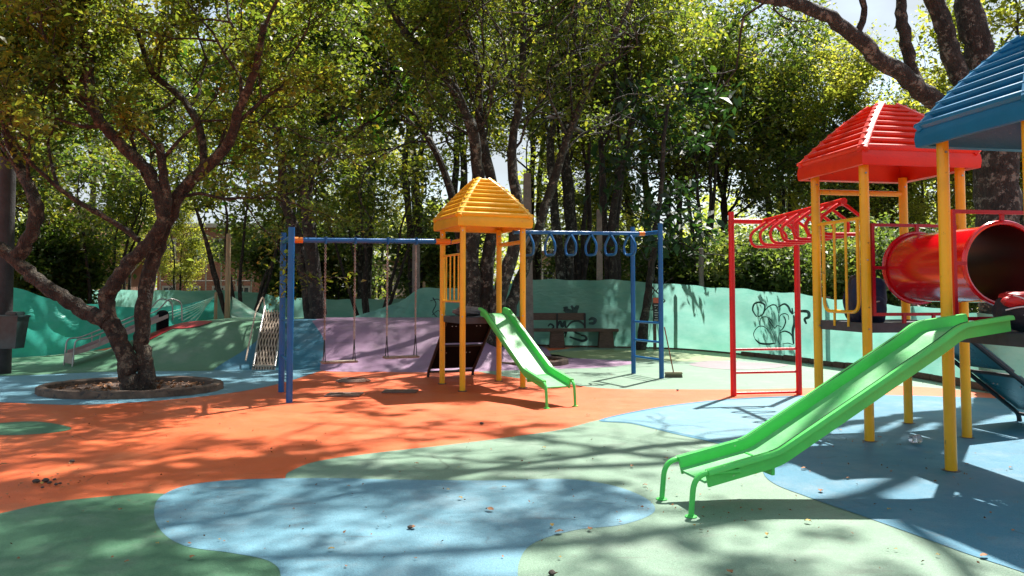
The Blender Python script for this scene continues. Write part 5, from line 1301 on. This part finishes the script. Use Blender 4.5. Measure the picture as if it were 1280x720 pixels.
q = MB(); q.box(Pm[0]-d_*0.02-Z3*0.10, (0.05, 0.40, 0.22), (d_, la_, Z3), bev=0.01); q.build('end_support', MSL, ms)
dp_ = rpt(203, 411, 0.0)
q = MB(); q.lathe(dp_-Z3*0.06, [(0, 0.0), (0.13, 0.0), (0.14, 0.05), (0.14, 0.40), (0.12, 0.46), (0.06, 0.50), (0, 0.51)], 20)
tag(q.build('rubber_bollard', BLK, origin=dp_-Z3*0.06), 'short round-topped black bollard at the top of the grey slide', 'bollard')

# ------------------------------------------------------------------ things on the decks
NAVY = mat('navy bag fabric', (0.006, 0.012, 0.04), 0.7, (0.012, 0.03, 0.09), 7, bump=0.4)
BLKF = mat('black bag fabric', (0.006, 0.006, 0.012), 0.65, (0.015, 0.015, 0.025), 7, bump=0.4)
WHT = mat('white print', (0.7, 0.7, 0.72), 0.5)
def blob(sx, sy, sz, seed, flat=0.3, sq=0.75):
    bm = bmesh.new(); bmesh.ops.create_uvsphere(bm, u_segments=28, v_segments=18, radius=1)
    rg_ = random.Random(seed); ph = [rg_.uniform(0, 6) for _ in range(6)]
    vs = []
    for v in bm.verts:
        c = v.co; f = lambda t: math.copysign(abs(t)**sq, t)
        x, y, z = f(c.x), f(c.y), f(c.z)
        k = 1+0.05*math.sin(5*x+ph[0]+3*z)+0.04*math.sin(7*y+ph[1]+4*z)+0.03*math.sin(11*z+ph[2]+5*x)
        vs.append(V((x*sx*k*(1-0.18*max(0, z)), y*sy*k*(1-0.15*max(0, z)), z*sz*k)))
    bm.verts.index_update(); fs = [[v.index for v in f.verts] for f in bm.faces]; bm.free(); return vs, fs
def backpack(c, sx, sy, sz, m, label, seed, mark=False, zipl=False):
    root = empty('backpack', c, label, 'backpack', 'bags left on the play decks')
    q = MB(); vs, fs = blob(sx, sy, sz, seed, sq=0.5); zc_ = c+Z3*sz; q.add([zc_+v_ for v_ in vs], fs); q.build('bag_body', m, root, smooth=80)
    q = MB(); vs, fs = blob(sx*0.78, sy*0.4, sz*0.5, seed+1); q.add([zc_+V((0, -sy*0.95, -sz*0.35))+v_ for v_ in vs], fs); pk = q.build('pocket', m, root, smooth=80)
    q = MB(); q.tube(rounded([zc_+V((-sx*0.25, 0, sz*0.85)), zc_+V((-sx*0.2, 0, sz*1.2)), zc_+V((sx*0.2, 0, sz*1.2)), zc_+V((sx*0.25, 0, sz*0.85))], 0.05), 0.012, 6); q.build('carry_loop', m, root)
    q = MB()
    for s_ in (-1, 1): q.tube(cr([zc_+V((s_*sx*0.5, sy*0.8, sz*0.8)), zc_+V((s_*sx*0.8, sy*1.4, 0)), zc_+V((s_*sx*0.7, sy*0.9, -sz*0.8))], 5), 0.018, 6)
    q.build('shoulder_strap', m, root)
    if mark:
        q = MB(); q.tube(cr([zc_+V((-0.10, -sy*1.36, -sz*0.05)), zc_+V((-0.05, -sy*1.40, -sz*0.12)), zc_+V((0.06, -sy*1.40, -sz*0.06))], 5), [0.003]+[0.009]*5+[0.007]*4+[0.003], 6); q.build('white_mark', WHT, pk)
    if zipl:
        q = MB(); q.tube(cr([zc_+V((sx*0.1, -sy*0.98, sz*0.7)), zc_+V((sx*0.35, -sy*1.02, sz*0.3)), zc_+V((sx*0.55, -sy*0.98, -sz*0.1))], 5), 0.008, 6); q.box(zc_+V((sx*0.72, -sy*0.9, -sz*0.3)), (0.02, 0.02, 0.03)); q.build('zip_line', WHT, root)
bp = PF+(PL-PF)*0.45+ev*0.30
backpack(V((bp.x, bp.y, PZ)), 0.21, 0.15, 0.26, NAVY, 'navy backpack behind the yellow guard bars of the red-roofed tower', 3, mark=True)
bp = PF+(PL-PF)*0.72+ev*0.75
bp = PF+(PL-PF)*0.30+ev*0.30
bp = PF+ev*0.33+eu*0.35
backpack(V((bp.x-0.02, bp.y+0.25, PZ)), 0.17, 0.13, 0.27, BLKF, 'black backpack beside the red tunnel frame on the red-roofed tower', 8, zipl=True)
# red and black bag by the tunnel mouth
bp = BL_+ev*0.50-eu*0.33
RB_ = mat('red bag fabric', (0.55, 0.01, 0.015), 0.45, (0.4, 0.01, 0.012), 5, bump=0.2)
rt = empty('sports_bag', V((bp.x, bp.y, PZ)), 'red and black sports bag at the mouth of the tunnel on the blue-roofed deck', 'bag', 'bags left on the play decks')
q = MB(); vs, fs = blob(0.26, 0.16, 0.17, 5, sq=0.85); zc_ = V((bp.x, bp.y, PZ+0.17)); q.add([zc_+v_ for v_ in vs], fs); q.build('bag_body', BLKF, rt, smooth=80)
q = MB()
for s_, e2 in ((-0.16, 0.02), (0.02, -0.02), (0.17, 0.0)):
    vs, fs = blob(0.10, 0.05, 0.055, int(10+s_*50), sq=0.9); q.add([zc_+V((s_, -0.12, 0.08+e2))+v_ for v_ in vs], fs)
vs, fs = blob(0.20, 0.13, 0.05, 9); q.add([zc_+V((0, 0, 0.135))+v_ for v_ in vs], fs)
q.build('red_panel', RB_, rt, smooth=80)
q = MB()
for a0, b0_, c0_ in (((-0.24, -0.13, 0.02), (-0.08, -0.18, 0.05), (0.2, -0.16, -0.02)), ((-0.18, -0.15, 0.15), (0, -0.17, 0.10), (0.22, -0.14, 0.12)), ((-0.1, -0.165, -0.02), (0.02, -0.18, -0.06), (0.18, -0.15, -0.1))):
    q.tube(cr([zc_+V(a0), zc_+V(b0_), zc_+V(c0_)], 5), 0.007, 6)
q.build('white_piping', WHT, rt)
# grey jacket on the yellow deck
bp = yc+yu*0.15-yv*0.2; q = MB(); vs, fs = blob(0.27, 0.2, 0.09, 14, sq=1.0); rg_ = random.Random(2)
q.add([V((bp.x, bp.y, 1.31))+v_*(1+rg_.uniform(-0.08, 0.08)) for v_ in vs], fs)
tag(q.build('crumpled_jacket', mat('grey jacket cloth', (0.22, 0.21, 0.2), 0.9, (0.1, 0.1, 0.1), 9, bump=0.5), origin=(bp.x, bp.y, 1.22), smooth=80), 'crumpled grey jacket lying on the deck of the yellow tower', 'jacket')
# clear cup on the blue ground
g0 = G(1139, 556); q = MB()
cm, cn_ = _nt('clear cup plastic'); o_ = cn_.nodes.new('ShaderNodeOutputMaterial'); p_ = cn_.nodes.new('ShaderNodeBsdfPrincipled'); p_.inputs['Transmission Weight'].default_value = 0.75; p_.inputs['Roughness'].default_value = 0.12; p_.inputs['Base Color'].default_value = (0.9, 0.9, 0.9, 1); p_.inputs['IOR'].default_value = 1.3
cn_.links.new(p_.outputs[0], o_.inputs[0])
a1 = V((1, 0.3, 0)).normalized(); fr = []
for t_, r_ in ((0, 0.036), (0.004, 0.037), (0.05, 0.041), (0.10, 0.046), (0.105, 0.049), (0.11, 0.046)): fr.append((V((g0.x, g0.y, 0.06))+a1*t_, V((-a1.y, a1.x, 0))*r_, Z3*r_))
q.sweep([(math.cos(x*PI/10), math.sin(x*PI/10)) for x in range(20)], fr); tag(q.build('plastic_cup', cm, origin=(g0.x, g0.y, 0.014)), 'clear plastic cup lying on the blue ground beside the red-roofed tower post', 'cup')

# ------------------------------------------------------------------ houses behind
def window(par, c, w_, h_):
    q = MB(); 
    for dx in (-1, 1): q.box(c+V((dx*w_/2, -0.03, 0)), (0.1, 0.12, h_+0.1))
    for dz in (-1, 1): q.box(c+V((0, -0.032, dz*h_/2)), (w_-0.1, 0.12, 0.1))
    q.box(c+V((0, -0.03, 0)), (0.06, 0.08, h_-0.1)); f_ = q.build('window', FRM, par, smooth=0)
    g_ = MB(); g_.box(c+V((0, 0.0, 0)), (w_-0.1, 0.04, h_-0.1)); g_.build('pane', WIN, f_, smooth=0)
def house(px0, px1, Y, pyt, m, label, roofm=None, gable=False, wins=3, floors=2):
    a_, b_ = D(px0, 365, Y), D(px1, 365, Y); H_ = HT(Y, pyt); c_ = (a_+b_)/2; W = (b_-a_).length
    root = empty('house', (c_.x, Y+3, 0), label, 'house')
    q = MB()
    if gable: q.add([V((a_.x, Y, 0)), V((b_.x, Y, 0)), V((b_.x, Y, H_*0.72)), V((c_.x, Y, H_)), V((a_.x, Y, H_*0.72))]+[V((a_.x, Y+7, 0)), V((b_.x, Y+7, 0)), V((b_.x, Y+7, H_*0.72)), V((c_.x, Y+7, H_)), V((a_.x, Y+7, H_*0.72))],
                     [(0, 1, 2, 3, 4), (9, 8, 7, 6, 5), (0, 4, 9, 5), (1, 6, 7, 2), (4, 3, 8, 9), (3, 2, 7, 8)])
    else: q.box((c_.x, Y+3.5, H_/2), (W, 7, H_))
    q.build('wall', m, root, smooth=0)
    q = MB()
    if gable:
        for s_ in (-1, 1):
            e = V((c_.x+s_*(W/2+0.5), 0, H_*0.72-0.5*0.28*H_/(W/2))); t_ = V((c_.x, 0, H_))
            fr = [(V((e.x, Y-0.4, e.z+0.06)), None, None)]
            v4 = [V((e.x, Y-0.5, e.z+.03)), V((t_.x, Y-0.5, t_.z+.03)), V((t_.x, Y+7.5, t_.z+.03)), V((e.x, Y+7.5, e.z+.03))]
            q.add(v4+[x+Z3*0.18 for x in v4], [(0, 1, 2, 3), (7, 6, 5, 4), (0, 4, 5, 1), (1, 5, 6, 2), (2, 6, 7, 3), (3, 7, 4, 0)])
    else: q.box((c_.x, Y+3.5, H_+0.12), (W+0.6, 7.6, 0.22))
    q.build('roof', roofm or TILE, root, smooth=0)
    zz = H_*0.72 if gable else H_
    for f_ in range(floors):
        for k in range(wins): window(root, V((a_.x+W*(k+0.5)/wins, Y-0.01, zz*(f_+0.55)/floors)), min(1.3, W/wins*0.45), zz/floors*0.42)
    return root
house(196, 352, 41, 285, BRICK, 'red brick building seen between the planter tree and the wooden pole', PLASTW, wins=5, floors=2)
house(52, 112, 38, 262, PLAST, 'peach house with a red tiled gable roof left of the forked tree', TILE, gable=True, wins=2, floors=2)
house(440, 560, 50, 330, PLASTW, 'low pale building behind the swing chains', TILE, wins=4, floors=1)
house(670, 790, 52, 318, PLAST, 'low peach building glimpsed behind the bench', TILE, wins=4, floors=1)
# climbing-frame like thin pipe fence before the brick building
pf_ = empty('pipe_fence', MG(270, 38), 'thin grey pipe fence in front of the red brick building', 'fence')
for k in range(9):
    p = MG(200+k*19, 38); q = MB(); q.tube([p, p+Z3*3.3], 0.035, 6); q.build('post', GALV, pf_)
q = MB()
for z in (1.2, 2.2, 3.2): q.tube([MG(200, 38)+Z3*z, MG(352, 38)+Z3*z], 0.025, 6)
q.build('rail', GALV, pf_)

# ------------------------------------------------------------------ fallen leaves and pebbles
rg_ = random.Random(21)
def leaf_me(sz, m, seed):
    r2 = random.Random(seed); q = MB(); L_ = sz; n_ = 6; vs = []
    for i in range(n_+1):
        t = i/n_; w_ = math.sin(PI*t**0.8)*0.32*L_+0.001; z = 0.004+0.012*math.sin(PI*t)*r2.uniform(0.3, 1.2)
        cx_ = (t-0.5)*L_
        vs += [V((cx_, -w_, z+0.012*r2.random())), V((cx_, 0, z)), V((cx_, w_, z+0.012*r2.random()))]
    fs = []
    for i in range(n_):
        for j in (0, 1): a = i*3+j; fs.append((a, a+3, a+4, a+1))
    q.add(vs, fs); o = q.build('fallen_leaf', m, smooth=60); me = o.data; bpy.data.objects.remove(o); return me
LM = [leaf_me(0.08, DRY, 1), leaf_me(0.065, DRYY, 2), leaf_me(0.09, DRY, 3), leaf_me(0.055, DRYY, 4)]
spots = [(517, 662), (414, 690), (78, 612), (52, 607), (88, 582), (64, 600), (1005, 588), (868, 660), (790, 585), (680, 562), (612, 640), (560, 615), (440, 540), (350, 560), (290, 520), (160, 560), (150, 640), (700, 700), (950, 640), (1120, 690), (1060, 600), (1010, 655), (240, 700), (690, 660), (735, 520), (742, 526), (832, 575), (905, 575), (1150, 470)]
for k in range(34): spots.append((rg_.uniform(0, 1270), 470+250*rg_.random()**0.8))
for k, (x, y) in enumerate(spots):
    p = G(x, y); o = bpy.data.objects.new('fallen_leaf', LM[k % 4]); COL.objects.link(o)
    o.location = (p.x, p.y, 0.016); o.rotation_euler = (0, 0, rg_.uniform(0, 6.3)); s_ = rg_.uniform(0.35, 0.8); o.scale = (s_, s_, s_)
    yl = (k % 4) in (1, 3)
    tag(o, 'small yellow dry leaf lying on the painted ground' if yl else 'small brown dry leaf lying on the painted ground', 'leaf', 'yellow fallen leaves' if yl else 'brown fallen leaves')
q = MB(); vs, fs = blob(0.025, 0.02, 0.014, 3, sq=1.1); q.add(vs, fs); PB_ = q.build('pebble', mat('dark pebble', (0.06, 0.045, 0.035), 0.8), smooth=80); me = PB_.data; bpy.data.objects.remove(PB_)
for k, (x, y) in enumerate([(57, 603), (62, 606), (70, 608), (45, 604), (68, 602), (53, 612), (75, 607), (90, 579), (602, 531), (513, 662), (690, 720), (1040, 478), (847, 489)]):
    p = G(x, y); o = bpy.data.objects.new('pebble', me); COL.objects.link(o); o.location = (p.x, p.y, 0.02); o.rotation_euler = (0, 0, k*1.1); s_ = rg_.uniform(0.6, 1.3); o.scale = (s_, s_, s_)
    tag(o, 'tiny dark pebble lying on the painted ground', 'pebble', 'pebbles on the painted ground')
td = TB(77); rg3 = td.rg; P_ = []
for (x, y, r, n_) in [(60, 606, 0.5, 60), (165, 508, 1.6, 80), (700, 470, 1.5, 60), (640, 640, 3.0, 110), (350, 560, 3.0, 110), (1050, 600, 2.0, 80), (860, 645, 0.5, 24), (300, 680, 1.5, 50), (900, 440, 2.5, 70), (1180, 592, 0.3, 20), (1085, 556, 0.3, 14)]:
    c_ = G(x, y)
    for _ in range(n_): P_.append((c_.x+rg3.normal()*r*0.6, c_.y+rg3.normal()*r*0.6, 0.017))
Q_ = cr([G(x, y) for x, y, _ in FP], 6)
for _ in range(500):
    i_ = int(rg3.integers(2, len(Q_)-1)); p = Q_[i_]+(Q_[i_-1]-Q_[i_])*float(rg3.random()); P_.append((p.x-0.2-abs(rg3.normal())*0.22, p.y-0.15-abs(rg3.normal())*0.12, 0.017))
P_ = [p for p in P_ if p[1] < 16 or p[0] > 1.5]
td.att = np.array(P_); v_ = td.leaves(1, 0.0, 0.022, 0.6); v_[:, 2] = np.maximum(v_[:, 2], 0.013)
lt_ = bpy.data.objects.new('leaf_debris', leafmesh('leaf_debris', v_, DRY)); COL.objects.link(lt_)
tag(lt_, 'crumbled bits of dry leaf scattered over the painted ground', 'leaf debris', kind='stuff')
print('LEAVES', LEAFCOUNT, [p[2] for p in (PA, PA2, PD, PY, PV, PS, PG)])
